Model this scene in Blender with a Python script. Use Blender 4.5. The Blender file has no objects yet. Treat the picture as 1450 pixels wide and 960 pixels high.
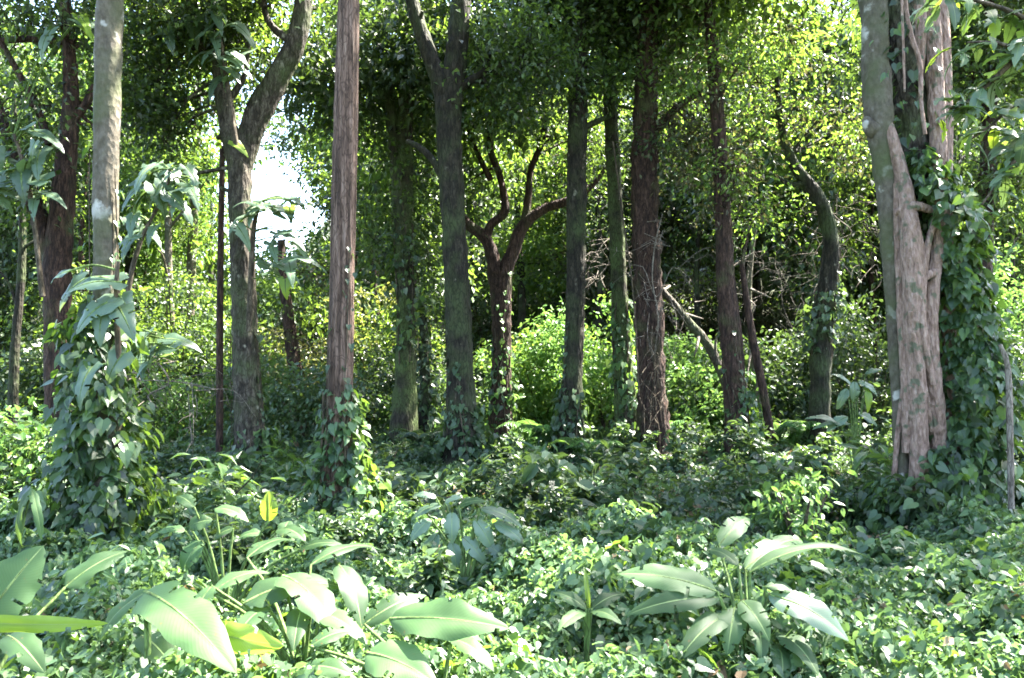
import bpy, math
import numpy as np
from mathutils import Vector

rng = np.random.default_rng(11)
R = math.radians
scene = bpy.context.scene
COL = scene.collection

# ------------------------------------------------------------------ camera
W0, H0 = 1450.0, 960.0
LENS = 30.0
F = W0 * LENS / 36.0
TILT = R(2.0)
CAM = np.array([0.0, 0.0, 1.95])
FW = np.array([0, math.cos(TILT), math.sin(TILT)])
UP = np.array([0, -math.sin(TILT), math.cos(TILT)])
RT = np.array([1.0, 0, 0])

cd = bpy.data.cameras.new('camera')
cam = bpy.data.objects.new('camera', cd)
COL.objects.link(cam)
cd.lens = LENS; cd.sensor_width = 36.0
cd.clip_start = 0.05; cd.clip_end = 2000
cam.location = CAM
cam.rotation_euler = (math.pi / 2 + TILT, 0, 0)
scene.camera = cam


def P(px, py, d):
    """world point at distance d (along +Y) that the photo shows at px,py"""
    v = FW + RT * ((px - W0 / 2) / F) + UP * ((H0 / 2 - py) / F)
    return CAM + v * (d / v[1])


def pxm(w, d):
    return w * d / F


# ------------------------------------------------------------------ light
SUN = np.array([0.46, 0.26, 0.86]); SUN /= np.linalg.norm(SUN)
world = bpy.data.worlds.new('World'); scene.world = world
world.use_nodes = True
nt = world.node_tree
for n in list(nt.nodes): nt.nodes.remove(n)
sky = nt.nodes.new('ShaderNodeTexSky'); sky.sky_type = 'NISHITA'; sky.sun_disc = False
sky.sun_elevation = math.asin(SUN[2]); sky.sun_rotation = math.atan2(SUN[0], SUN[1])
sky.dust_density = 2.0
bg = nt.nodes.new('ShaderNodeBackground'); bg.inputs[1].default_value = 0.095
wo = nt.nodes.new('ShaderNodeOutputWorld')
nt.links.new(sky.outputs[0], bg.inputs[0]); nt.links.new(bg.outputs[0], wo.inputs[0])
sl = bpy.data.lights.new('sun', 'SUN'); sl.energy = 5.0; sl.angle = R(0.8); sl.color = (1, 0.95, 0.86)
so = bpy.data.objects.new('sun', sl); COL.objects.link(so)
so.rotation_euler = Vector(-SUN).to_track_quat('-Z', 'Y').to_euler()
so.location = (20, 12, 40)

scene.view_settings.view_transform = 'Standard'
scene.view_settings.look = 'None'
scene.view_settings.gamma = 1.0
scene.view_settings.exposure = 3.9
scene.render.engine = 'CYCLES'
cy = scene.cycles
cy.use_denoising = True
cy.max_bounces = 8; cy.diffuse_bounces = 4; cy.glossy_bounces = 2; cy.transmission_bounces = 5
cy.transparent_max_bounces = 4
cy.caustics_reflective = False; cy.caustics_refractive = False
cy.sample_clamp_indirect = 6.0
cy.filter_width = 1.7

# ------------------------------------------------------------------ helpers


def nrm(a):
    return a / np.maximum(np.linalg.norm(a, axis=-1, keepdims=True), 1e-9)


class Waves:
    def __init__(self, seed, n=7):
        g = np.random.default_rng(seed)
        self.k = nrm(g.normal(size=(n, 3))) * g.uniform(.6, 1.7, (n, 1))
        self.p = g.uniform(0, 6.28, n); self.n = n

    def __call__(self, p, scale):
        p = np.asarray(p, float)
        return np.sin((p / scale * 6.28) @ self.k.T + self.p).sum(-1) / math.sqrt(self.n / 2) * .6


WV = [Waves(s) for s in range(30, 40)]


def fbm2(x, y, scale, i=0):
    p = np.stack([x, y, np.zeros_like(x)], -1)
    return WV[i](p, scale) * .55 + WV[i + 1](p, scale * .47) * .3 + WV[i + 2](p, scale * .21) * .15


def sstep(a, b, x):
    t = np.clip((x - a) / (b - a), 0, 1)
    return t * t * (3 - 2 * t)


def ground(x, y):
    x = np.asarray(x, float); y = np.asarray(y, float)
    a = x / np.maximum(y, 4)
    gap = 1 - .62 * np.exp(-((a + .33) / .13) ** 2)
    d = np.maximum(0, y - 26)
    hill = np.minimum(.40 * d * sstep(0, 14, d), 24) * gap
    far = np.exp(-((np.abs(x) / 140) ** 4))
    return .10 * fbm2(x, y, 6.0) + hill * far


def gz(x, y):
    return float(ground(np.array([x]), np.array([y]))[0])


class MB:
    def __init__(self):
        self.v = []; self.f = []; self.uv = []; self.n = 0; self.has_uv = False

    def add(self, v, f, mat=0, uv=None):
        v = np.asarray(v, np.float32); f = np.asarray(f, np.int64)
        if len(v) == 0: return
        self.v.append(v); self.f.append((f + self.n, mat)); self.n += len(v)
        if uv is None: uv = np.zeros((len(v), 2), np.float32)
        else: self.has_uv = True
        self.uv.append(np.asarray(uv, np.float32))

    def build(self, name, mats, parent=None, smooth=False, origin=None):
        me = bpy.data.meshes.new(name)
        v = np.concatenate(self.v)
        if origin is not None: v = v - np.asarray(origin, np.float32)
        me.vertices.add(len(v)); me.vertices.foreach_set('co', v.ravel())
        loops = np.concatenate([f.ravel() for f, m in self.f])
        tot = np.concatenate([np.full(len(f), f.shape[1]) for f, m in self.f])
        mi = np.concatenate([np.full(len(f), m) for f, m in self.f])
        me.loops.add(len(loops)); me.loops.foreach_set('vertex_index', loops.astype(np.int32))
        me.polygons.add(len(tot))
        st = np.concatenate([[0], np.cumsum(tot)[:-1]])
        me.polygons.foreach_set('loop_start', st.astype(np.int32))
        me.polygons.foreach_set('material_index', mi.astype(np.int32))
        me.polygons.foreach_set('use_smooth', np.full(len(tot), smooth, bool))
        if self.has_uv:
            uv = np.concatenate(self.uv)[loops]
            l = me.uv_layers.new(name='uv'); l.data.foreach_set('uv', uv.ravel())
        for m in mats: me.materials.append(m)
        me.update(calc_edges=True)
        o = bpy.data.objects.new(name, me); COL.objects.link(o)
        if parent is not None: o.parent = parent
        return o


def tag(o, label=None, cat=None, group=None, kind=None):
    if label: o['label'] = label
    if cat: o['category'] = cat
    if group: o['group'] = group
    if kind: o['kind'] = kind
    return o


def thing(name, label, cat, loc, group=None):
    o = bpy.data.objects.new(name, None); COL.objects.link(o)
    o.location = loc; o.empty_display_size = .2
    return tag(o, label, cat, group)


def copy_tree(o, parent=None):
    c = o.copy(); COL.objects.link(c)
    if parent is not None: c.parent = parent
    for ch in list(o.children): copy_tree(ch, c)
    return c


def spline(pts, step):
    """Catmull-Rom through rows of pts (x,y,z,r...)"""
    p = np.asarray(pts, float)
    if len(p) < 2: return p
    q = np.vstack([2 * p[0] - p[1], p, 2 * p[-1] - p[-2]])
    out = []
    for i in range(len(p) - 1):
        a, b, c, d = q[i], q[i + 1], q[i + 2], q[i + 3]
        n = max(2, int(np.linalg.norm((c - b)[:3]) / step))
        t = np.linspace(0, 1, n, endpoint=False)[:, None]
        out.append(.5 * ((2 * b) + (-a + c) * t + (2 * a - 5 * b + 4 * c - d) * t ** 2 + (-a + 3 * b - 3 * c + d) * t ** 3))
    out.append(p[-1:])
    return np.vstack(out)


def tube(mb, path, sides=8, mat=0, rough=0.0, flute=0.0, seed=None):
    """path rows (x,y,z,r)"""
    p = np.asarray(path, float); c = p[:, :3]; r = np.maximum(p[:, 3], .001)
    n = len(c)
    t = nrm(np.gradient(c, axis=0))
    ref = np.array([1.0, 0, 0]) if abs(t[0][0]) < .9 else np.array([0, 1.0, 0])
    x = np.zeros_like(c); u = ref
    for i in range(n):
        u = u - t[i] * (u @ t[i]); u = u / max(np.linalg.norm(u), 1e-9); x[i] = u
    y = np.cross(t, x)
    th = np.linspace(0, 2 * math.pi, sides, endpoint=False)
    rad = np.repeat(r[:, None], sides, 1)
    if rough or flute:
        g = np.random.default_rng(seed if seed is not None else int(rng.integers(1e9)))
        s = np.concatenate([[0], np.cumsum(np.linalg.norm(np.diff(c, axis=0), axis=1))])[:, None]
        m = np.zeros_like(rad)
        for k in (2, 3, 5):
            m += flute / k * 1.6 * np.sin(k * th[None] + g.uniform(0, 6.28) + .5 * np.sin(s * g.uniform(.3, 1.1) + g.uniform(0, 6)))
        for k in range(9):
            m += rough * .5 * np.sin(int(g.integers(0, 7)) * th[None] + s * g.uniform(2, 22) * g.choice([-1, 1]) + g.uniform(0, 6.28))
        rad = rad * (1 + m)
    v = c[:, None] + x[:, None] * (np.cos(th)[None, :, None] * rad[..., None]) + y[:, None] * (np.sin(th)[None, :, None] * rad[..., None])
    i = np.arange(n - 1)[:, None] * sides; j = np.arange(sides)[None]; j2 = (j + 1) % sides
    f = np.stack([i + j, i + j2, i + sides + j2, i + sides + j], -1).reshape(-1, 4)
    mb.add(v.reshape(-1, 3), f, mat)
    if sides <= 24:
        mb.add(v[-1], [list(range(sides))], mat)


# leaf templates: verts (x across, y along, z normal), triangles
T_DIAMOND = (np.array([[0, 0, 0], [-.27, .42, .07], [0, 1, -.10], [.27, .42, .07], [0, .5, 0]]),
             np.array([[0, 4, 1], [4, 2, 1], [0, 3, 4], [4, 3, 2]]))
T_SIMPLE = (np.array([[0, 0, 0], [-.28, .45, .08], [0, 1, -.10], [.28, .45, .08]]),
            np.array([[0, 2, 1], [0, 3, 2]]))
T_OVAL = (np.array([[0, 0, 0], [-.24, .22, .05], [-.27, .55, .05], [-.13, .83, 0], [0, 1, -.14], [.13, .83, 0], [.27, .55, .05], [.24, .22, .05], [0, .3, -.01], [0, .65, -.04]]),
          np.array([[0, 8, 1], [8, 2, 1], [8, 9, 2], [9, 3, 2], [9, 4, 3], [0, 7, 8], [7, 6, 8], [8, 6, 9], [6, 5, 9], [9, 5, 4]]))
T_HEART = (np.array([[0, 0, -.02], [-.22, -.16, .03], [-.42, .02, .06], [-.40, .32, .05], [-.2, .68, -.02], [0, 1, -.16], [.2, .68, -.02], [.40, .32, .05], [.42, .02, .06], [.22, -.16, .03], [0, .42, -.04]]),
           np.array([[0, 2, 1], [0, 3, 2], [0, 10, 3], [10, 4, 3], [10, 5, 4], [0, 9, 8], [0, 8, 7], [0, 7, 10], [10, 7, 6], [10, 6, 5]]))
T_LANCE = (np.array([[0, 0, 0], [-.13, .3, .04], [-.12, .62, .02], [0, 1, -.2], [.12, .62, .02], [.13, .3, .04], [0, .35, 0], [0, .65, -.05]]),
           np.array([[0, 6, 1], [6, 2, 1], [6, 7, 2], [7, 3, 2], [0, 5, 6], [5, 4, 6], [6, 4, 7], [4, 3, 7]]))


def scatter(mb, tpl, pos, ydir, normal, scale, mat=0):
    tv, tf = tpl
    y = nrm(ydir); x = nrm(np.cross(y, normal)); z = np.cross(x, y)
    s = np.broadcast_to(np.asarray(scale, float), (len(pos),))[:, None, None]
    n = len(pos)
    wj = rng.uniform(.8, 1.2, (n, 1, 1))
    v = pos[:, None] + s * (tv[None, :, 0:1] * wj * x[:, None] + tv[None, :, 1:2] * y[:, None] + tv[None, :, 2:3] * rng.uniform(.2, 2.2, (n, 1, 1)) * z[:, None])
    f = (tf[None] + (np.arange(n) * len(tv))[:, None, None]).reshape(-1, 3)
    mb.add(v.reshape(-1, 3), f, mat)


# ------------------------------------------------------------------ materials
def mat_new(name):
    m = bpy.data.materials.new(name); m.use_nodes = True
    t = m.node_tree
    for n in list(t.nodes): t.nodes.remove(n)
    return m, t


def N(t, typ, **kw):
    n = t.nodes.new(typ)
    for k, v in kw.items(): setattr(n, k, v)
    return n


def ramp(t, cols):
    r = N(t, 'ShaderNodeValToRGB')
    e = r.color_ramp.elements
    while len(e) < len(cols): e.new(.5)
    for el, (p, c) in zip(e, cols): el.position = p; el.color = (*c, 1)
    return r


def leaf_mat(name, cols, trans=(.20, .36, .02), tfac=.42, rough=.42, spec=.5, veins=False, objvar=.25):
    m, t = mat_new(name); L = t.links.new
    out = N(t, 'ShaderNodeOutputMaterial'); bs = N(t, 'ShaderNodeBsdfPrincipled')
    geo = N(t, 'ShaderNodeNewGeometry')
    r = ramp(t, [(i / max(1, len(cols) - 1), c) for i, c in enumerate(cols)])
    oi = N(t, 'ShaderNodeObjectInfo')
    if veins:
        tc = N(t, 'ShaderNodeTexCoord'); no = N(t, 'ShaderNodeTexNoise'); no.inputs['Scale'].default_value = 9
        L(tc.outputs['Object'], no.inputs['Vector'])
        mx0 = N(t, 'ShaderNodeMath', operation='ADD'); L(no.outputs[0], mx0.inputs[0])
        s0 = N(t, 'ShaderNodeMath', operation='MULTIPLY_ADD'); L(oi.outputs['Random'], s0.inputs[0]); s0.inputs[1].default_value = .7; s0.inputs[2].default_value = -.35
        L(s0.outputs[0], mx0.inputs[1]); L(mx0.outputs[0], r.inputs[0])
    else:
        L(geo.outputs['Random Per Island'], r.inputs[0])
    hsv = N(t, 'ShaderNodeHueSaturation')
    vm = N(t, 'ShaderNodeMath', operation='MULTIPLY_ADD'); vm.inputs[1].default_value = objvar * 2; vm.inputs[2].default_value = 1 - objvar
    L(oi.outputs['Random'], vm.inputs[0]); L(vm.outputs[0], hsv.inputs['Value'])
    L(r.outputs[0], hsv.inputs['Color'])
    col = hsv.outputs[0]
    if veins:
        uv = N(t, 'ShaderNodeUVMap'); sx = N(t, 'ShaderNodeSeparateXYZ'); L(uv.outputs[0], sx.inputs[0])
        ab = N(t, 'ShaderNodeMath', operation='ABSOLUTE')
        c5 = N(t, 'ShaderNodeMath', operation='SUBTRACT'); L(sx.outputs[0], c5.inputs[0]); c5.inputs[1].default_value = .5
        L(c5.outputs[0], ab.inputs[0])
        # side veins sweep toward the tip
        sk = N(t, 'ShaderNodeMath', operation='MULTIPLY_ADD'); L(ab.outputs[0], sk.inputs[0]); sk.inputs[1].default_value = -.35; L(sx.outputs[1], sk.inputs[2])
        fr = N(t, 'ShaderNodeMath', operation='MULTIPLY'); L(sk.outputs[0], fr.inputs[0]); fr.inputs[1].default_value = 190
        sn = N(t, 'ShaderNodeMath', operation='SINE'); L(fr.outputs[0], sn.inputs[0])
        rib = N(t, 'ShaderNodeMath', operation='LESS_THAN'); L(ab.outputs[0], rib.inputs[0]); rib.inputs[1].default_value = .022
        mxc = N(t, 'ShaderNodeMixRGB'); L(rib.outputs[0], mxc.inputs[0]); L(col, mxc.inputs[1]); mxc.inputs[2].default_value = (.22, .30, .11, 1)
        col = mxc.outputs[0]
        vr = ramp(t, [(.0, (1, 1, 1)), (.86, (1, 1, 1)), (.97, (.72, .76, .70))]); vs = N(t, 'ShaderNodeMath', operation='MULTIPLY_ADD'); L(sn.outputs[0], vs.inputs[0]); vs.inputs[1].default_value = .5; vs.inputs[2].default_value = .5
        L(vs.outputs[0], vr.inputs[0]); vm_ = N(t, 'ShaderNodeMixRGB'); vm_.blend_type = 'MULTIPLY'; vm_.inputs[0].default_value = .8; L(col, vm_.inputs[1]); L(vr.outputs[0], vm_.inputs[2]); col = vm_.outputs[0]
        bp = N(t, 'ShaderNodeBump'); bp.inputs['Strength'].default_value = .05; bp.inputs['Distance'].default_value = .002
        L(sn.outputs[0], bp.inputs['Height']); L(bp.outputs[0], bs.inputs['Normal'])
    if veins:
        sp_ = N(t, 'ShaderNodeTexNoise'); sp_.inputs['Scale'].default_value = 34; sp_.inputs['Detail'].default_value = 3; L(tc.outputs['Object'], sp_.inputs['Vector'])
        sr = ramp(t, [(.70, (0, 0, 0)), (.735, (1, 1, 1))]); L(sp_.outputs[0], sr.inputs[0])
        ms = N(t, 'ShaderNodeMixRGB'); L(sr.outputs[0], ms.inputs[0]); L(col, ms.inputs[1]); ms.inputs[2].default_value = (.13, .085, .035, 1); col = ms.outputs[0]
    L(col, bs.inputs['Base Color'])
    bs.inputs['Roughness'].default_value = rough
    bs.inputs['Specular IOR Level'].default_value = spec
    tr = N(t, 'ShaderNodeBsdfTranslucent')
    mt = N(t, 'ShaderNodeMixRGB'); mt.inputs[0].default_value = .35; mt.inputs[1].default_value = (*trans, 1); L(col, mt.inputs[2])
    L(mt.outputs[0], tr.inputs[0])
    mx = N(t, 'ShaderNodeMixShader'); mx.inputs[0].default_value = tfac
    L(bs.outputs[0], mx.inputs[1]); L(tr.outputs[0], mx.inputs[2]); L(mx.outputs[0], out.inputs[0])
    return m


def bark_mat(name, c1, c2, c3, scale=6, stretch=.25, blotch=None, blotch_cut=.6, bump=.6, moss=None, moss_cut=.6, soft=False):
    m, t = mat_new(name); L = t.links.new
    out = N(t, 'ShaderNodeOutputMaterial'); bs = N(t, 'ShaderNodeBsdfPrincipled')
    tc = N(t, 'ShaderNodeTexCoord'); mp = N(t, 'ShaderNodeMapping'); mp.inputs['Scale'].default_value = (1, 1, stretch)
    L(tc.outputs['Object'], mp.inputs[0])
    n1 = N(t, 'ShaderNodeTexNoise'); n1.inputs['Scale'].default_value = scale * 3; n1.inputs['Detail'].default_value = 6; n1.inputs['Roughness'].default_value = .7
    L(mp.outputs[0], n1.inputs['Vector'])
    r = ramp(t, [(.3, c1), (.5, c2), (.7, c3)] if soft else [(.36, tuple(q * .6 for q in c1)), (.46, c1), (.54, c2), (.68, c3)]); L(n1.outputs[0], r.inputs[0])
    col = r.outputs[0]
    n2 = N(t, 'ShaderNodeTexNoise'); n2.inputs['Scale'].default_value = scale * .9; n2.inputs['Detail'].default_value = 5
    L(tc.outputs['Object'], n2.inputs['Vector'])
    if blotch:
        st = ramp(t, [(blotch_cut, (0, 0, 0)), (blotch_cut + .07, (1, 1, 1))]); L(n2.outputs[0], st.inputs[0])
        mx = N(t, 'ShaderNodeMixRGB'); L(st.outputs[0], mx.inputs[0]); L(col, mx.inputs[1]); mx.inputs[2].default_value = (*blotch, 1); col = mx.outputs[0]
    if moss:
        n3 = N(t, 'ShaderNodeTexNoise'); n3.inputs['Scale'].default_value = scale * .35; n3.inputs['Detail'].default_value = 7
        L(tc.outputs['Object'], n3.inputs['Vector'])
        st = ramp(t, [(moss_cut - .1, (0, 0, 0)), (moss_cut + .1, (1, 1, 1))]); L(n3.outputs[0], st.inputs[0])
        mx = N(t, 'ShaderNodeMixRGB'); L(st.outputs[0], mx.inputs[0]); L(col, mx.inputs[1]); mx.inputs[2].default_value = (*moss, 1); col = mx.outputs[0]
    if not soft:
        mp2 = N(t, 'ShaderNodeMapping'); mp2.inputs['Scale'].default_value = (1, 1, max(.12, stretch * .8))
        wn = N(t, 'ShaderNodeTexNoise'); wn.inputs['Scale'].default_value = 5; L(tc.outputs['Object'], wn.inputs['Vector'])
        wa = N(t, 'ShaderNodeMixRGB'); wa.blend_type = 'ADD'; wa.inputs[0].default_value = .12; L(tc.outputs['Object'], wa.inputs[1]); L(wn.outputs[1], wa.inputs[2])
        L(wa.outputs[0], mp2.inputs[0])
        ve = N(t, 'ShaderNodeTexVoronoi', feature='DISTANCE_TO_EDGE'); ve.inputs['Scale'].default_value = scale * 4.5; L(mp2.outputs[0], ve.inputs['Vector'])
        fs = ramp(t, [(0.0, (.28, .25, .22)), (.13, (1, 1, 1))]); L(ve.outputs[0], fs.inputs[0])
        mf = N(t, 'ShaderNodeMixRGB'); mf.blend_type = 'MULTIPLY'; mf.inputs[0].default_value = .8; L(col, mf.inputs[1]); L(fs.outputs[0], mf.inputs[2]); col = mf.outputs[0]
    L(col, bs.inputs['Base Color']); bs.inputs['Roughness'].default_value = .85; bs.inputs['Specular IOR Level'].default_value = .25
    w = N(t, 'ShaderNodeTexVoronoi'); w.inputs['Scale'].default_value = scale * 4; L(mp.outputs[0], w.inputs['Vector'])
    ad = N(t, 'ShaderNodeMath', operation='ADD'); L(n1.outputs[0], ad.inputs[0]); L(w.outputs[0], ad.inputs[1])
    b = N(t, 'ShaderNodeBump'); b.inputs['Strength'].default_value = bump; b.inputs['Distance'].default_value = .07
    L(ad.outputs[0], b.inputs['Height']); L(b.outputs[0], bs.inputs['Normal'])
    L(bs.outputs[0], out.inputs[0])
    return m


M = {}
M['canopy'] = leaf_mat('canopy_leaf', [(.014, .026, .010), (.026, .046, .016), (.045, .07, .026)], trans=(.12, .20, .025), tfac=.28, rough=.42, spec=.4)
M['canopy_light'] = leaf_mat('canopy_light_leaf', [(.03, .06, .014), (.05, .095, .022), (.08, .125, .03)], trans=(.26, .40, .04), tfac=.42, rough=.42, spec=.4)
M['canopy_bright'] = leaf_mat('canopy_bright_leaf', [(.04, .085, .018), (.065, .12, .026), (.095, .15, .035)], trans=(.28, .46, .05), tfac=.44, rough=.42, spec=.4)  # lighter copy of the canopy leaf, sunlit look put into its colour
M['canopy_brown'] = leaf_mat('canopy_brown_leaf', [(.03, .03, .015), (.04, .05, .02), (.06, .05, .028)], trans=(.14, .14, .04), tfac=.25, rough=.55, spec=.35)
M['ivy'] = leaf_mat('ivy_leaf', [(.028, .06, .026), (.045, .09, .036), (.065, .12, .044), (.09, .155, .045)], trans=(.26, .44, .03), tfac=.35, rough=.38)
M['ground_leaf'] = leaf_mat('ground_leaf', [(.03, .064, .028), (.052, .10, .042), (.08, .142, .058), (.12, .19, .08)], trans=(.22, .38, .08), tfac=.34, rough=.42, spec=.42)
M['under_leaf'] = leaf_mat('undergrowth_leaf', [(.016, .034, .014), (.028, .056, .022), (.048, .088, .032)], trans=(.16, .26, .04), tfac=.3, rough=.42)
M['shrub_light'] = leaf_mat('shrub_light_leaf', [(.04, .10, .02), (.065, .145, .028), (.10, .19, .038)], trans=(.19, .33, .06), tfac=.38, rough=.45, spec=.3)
M['shrub_yellow'] = leaf_mat('shrub_yellow_leaf', [(.06, .08, .022), (.09, .11, .03), (.11, .115, .035)], trans=(.28, .30, .05), tfac=.45, rough=.45)
M['broad'] = leaf_mat('broad_leaf', [(.028, .062, .024), (.048, .095, .036), (.075, .135, .05)], trans=(.26, .42, .05), tfac=.4, rough=.55, spec=.3, veins=True)
M['broad_yellow_backlit'] = leaf_mat('broad_yellow_backlit_leaf', [(.14, .23, .03), (.18, .28, .04), (.22, .30, .05)], trans=(.55, .72, .05), tfac=.55, rough=.4, veins=True)  # yellow leaves, and backlit ones whose glow is put into the colour
M['grey_leaf'] = leaf_mat('grey_leaf', [(.045, .085, .05), (.08, .13, .08), (.12, .17, .11)], trans=(.28, .42, .06), tfac=.3, rough=.42, veins=True)
M['dead'] = leaf_mat('dead_leaf', [(.09, .06, .03), (.16, .11, .06), (.22, .16, .09)], trans=(.3, .2, .08), tfac=.2, rough=.7, spec=.2)
M['stalk'] = bark_mat('green_stalk', (.08, .13, .03), (.11, .17, .05), (.15, .20, .07), bump=.1)
M['twig'] = bark_mat('twig_bark', (.05, .04, .025), (.09, .07, .045), (.13, .11, .08), bump=.3)
M['pale_twig'] = bark_mat('dry_twig_bark', (.12, .10, .078), (.18, .155, .125), (.25, .22, .18), bump=.3)
M['pale'] = bark_mat('pale_lichen_bark', (.042, .034, .024), (.082, .07, .05), (.13, .115, .088), scale=5, stretch=.6, blotch=(.34, .33, .29), blotch_cut=.6, moss=(.06, .07, .03), moss_cut=.56, bump=.3, soft=True)
M['grey'] = bark_mat('grey_bark', (.035, .028, .02), (.068, .057, .042), (.125, .11, .085), scale=5, stretch=.3, blotch=(.28, .26, .2), blotch_cut=.62, moss=(.06, .075, .03), moss_cut=.58)
M['red'] = bark_mat('red_fibrous_bark', (.085, .053, .038), (.165, .105, .078), (.26, .185, .145), scale=7, stretch=.06, bump=.9)
M['dark'] = bark_mat('dark_bark', (.015, .013, .008), (.027, .023, .015), (.055, .048, .034), scale=5, stretch=.25, blotch=(.18, .17, .13), blotch_cut=.66, moss=(.045, .06, .022), moss_cut=.55)
M['mossy'] = bark_mat('mossy_bark', (.02, .016, .01), (.034, .029, .018), (.058, .048, .033), scale=5, stretch=.3, moss=(.06, .085, .025), moss_cut=.48)
M['redbrown'] = bark_mat('red_brown_bark', (.026, .014, .010), (.052, .029, .02), (.10, .06, .042), scale=6, stretch=.2, moss=(.06, .065, .025), moss_cut=.65)
M['fig'] = bark_mat('fig_root_bark', (.10, .062, .046), (.25, .165, .128), (.37, .275, .22), scale=8, stretch=.3, blotch=(.11, .11, .07), blotch_cut=.57, bump=.7, soft=True)

mg, t = mat_new('forest_soil')
o_ = N(t, 'ShaderNodeOutputMaterial'); b_ = N(t, 'ShaderNodeBsdfPrincipled'); tc_ = N(t, 'ShaderNodeTexCoord')
n_ = N(t, 'ShaderNodeTexNoise'); n_.inputs['Scale'].default_value = 3; n_.inputs['Detail'].default_value = 8
t.links.new(tc_.outputs['Object'], n_.inputs['Vector'])
r_ = ramp(t, [(.3, (.018, .02, .01)), (.5, (.035, .045, .018)), (.7, (.06, .05, .028))])
t.links.new(n_.outputs[0], r_.inputs[0]); t.links.new(r_.outputs[0], b_.inputs['Base Color'])
b_.inputs['Roughness'].default_value = .95
t.links.new(b_.outputs[0], o_.inputs[0])
M['soil'] = mg

# ------------------------------------------------------------------ ground sheet
def axis(lo, hi, near_lo, near_hi, fine, n):
    a = np.arange(near_lo, near_hi, fine)
    l = near_lo - np.geomspace(1, near_lo - lo + 1, n)[::-1] + 1
    h = near_hi + np.geomspace(1, hi - near_hi + 1, n) - 1
    return np.unique(np.concatenate([l, a, h]))


ax_ = axis(-180, 180, -40, 40, 1.0, 14); ay_ = axis(-60, 240, -10, 80, 1.0, 14)
X, Y = np.meshgrid(ax_, ay_)
Z = ground(X.ravel(), Y.ravel())
g = MB()
nx, ny = len(ax_), len(ay_)
i = (np.arange(ny - 1)[:, None] * nx + np.arange(nx - 1)[None]).ravel()
g.add(np.stack([X.ravel(), Y.ravel(), Z], 1), np.stack([i, i + 1, i + nx + 1, i + nx], 1))
tag(g.build('ground', [M['soil']], smooth=True), 'dark forest floor under the plants, rising to a slope behind', 'ground', kind='structure')

# ------------------------------------------------------------------ sun openings in the canopy (leaves cut out of the crowns so sun lands on set spots)
def patch(px, py, d, r): return (P(px, py, d), r)


OPEN = [patch(425, 810, 5.3, 1.0), patch(390, 740, 6.6, .85), patch(470, 850, 4.8, .6), patch(340, 840, 5.0, .5), patch(520, 700, 8.6, .6),
        patch(790, 745, 6.9, .8), patch(900, 740, 7.0, .8), patch(940, 690, 9, .6), patch(680, 720, 7.6, .35), patch(1130, 705, 8.2, .45),
        patch(30, 640, 12.5, 1.2), patch(860, 500, 24.5, 3.0), patch(770, 510, 25.5, 2.3), patch(965, 530, 23.3, 2.0), patch(770, 600, 19, .8),
        patch(540, 430, 26, 1.8), patch(250, 450, 24, 3.0), patch(150, 340, 8.5, .35), patch(400, 310, 14.5, 1.0), patch(345, 330, 15, .7),
        patch(1440, 640, 12, .9), patch(250, 930, 4.1, .4), patch(600, 880, 4.5, .4), patch(1085, 790, 5.2, .16)]


def carve(p):
    keep = np.ones(len(p), bool)
    p = np.asarray(p, float); nz = WV[6](p, 1.6)
    for c, r in OPEN:
        w = p - c; al = w @ SUN
        pd = np.linalg.norm(w - al[:, None] * SUN, axis=1)
        keep &= ~((al > 1.2) & (pd < r * (1 + .35 * nz)))
    t = (p[:, 2] - .5) / SUN[2]
    gx = p[:, 0] - t * SUN[0]; gy = p[:, 1] - t * SUN[1]
    q = np.stack([gx, gy, np.zeros(len(p))], 1)
    dap = WV[7](q, 1.9) * .6 + WV[8](q, .8) * .5
    thr = .04 + .85 * sstep(.2, 1.6, gx) + .75 * sstep(7.5, 10.5, gy) + .5 * sstep(2.2, 5, np.abs(gx + .3))
    keep &= ~((p[:, 2] > 4.0) & (dap > thr) & (gy < 18))
    return keep


# ------------------------------------------------------------------ foliage generators
def clump_leaves(mb, centers, nper, spread, size, tpl, mat, flat=.6, droop=.5, do_carve=True):
    centers = np.asarray(centers)
    k = len(centers)
    c = np.repeat(centers, nper, 0)
    off = rng.normal(size=(len(c), 3)) * np.array([1, 1, flat]) * np.repeat(rng.uniform(.6, 1.3, k), nper)[:, None] * spread
    p = c + off
    if do_carve:
        kp = carve(p); p = p[kp]; off = off[kp]
    n = len(p)
    yd = nrm(off) * .8 + rng.normal(size=(n, 3)) * .6 + np.array([0, 0, -droop])
    nm = np.array([0, 0, 1.0]) + rng.normal(size=(n, 3)) * .55
    scatter(mb, tpl, p, yd, nm, size * rng.uniform(.6, 1.3, n), mat)


def in_blob(n, c, rad, shell=2.2):
    u = nrm(rng.normal(size=(n, 3)))
    return np.asarray(c) + u * (rng.uniform(0, 1, (n, 1)) ** (1 / shell)) * np.asarray(rad)


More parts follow.
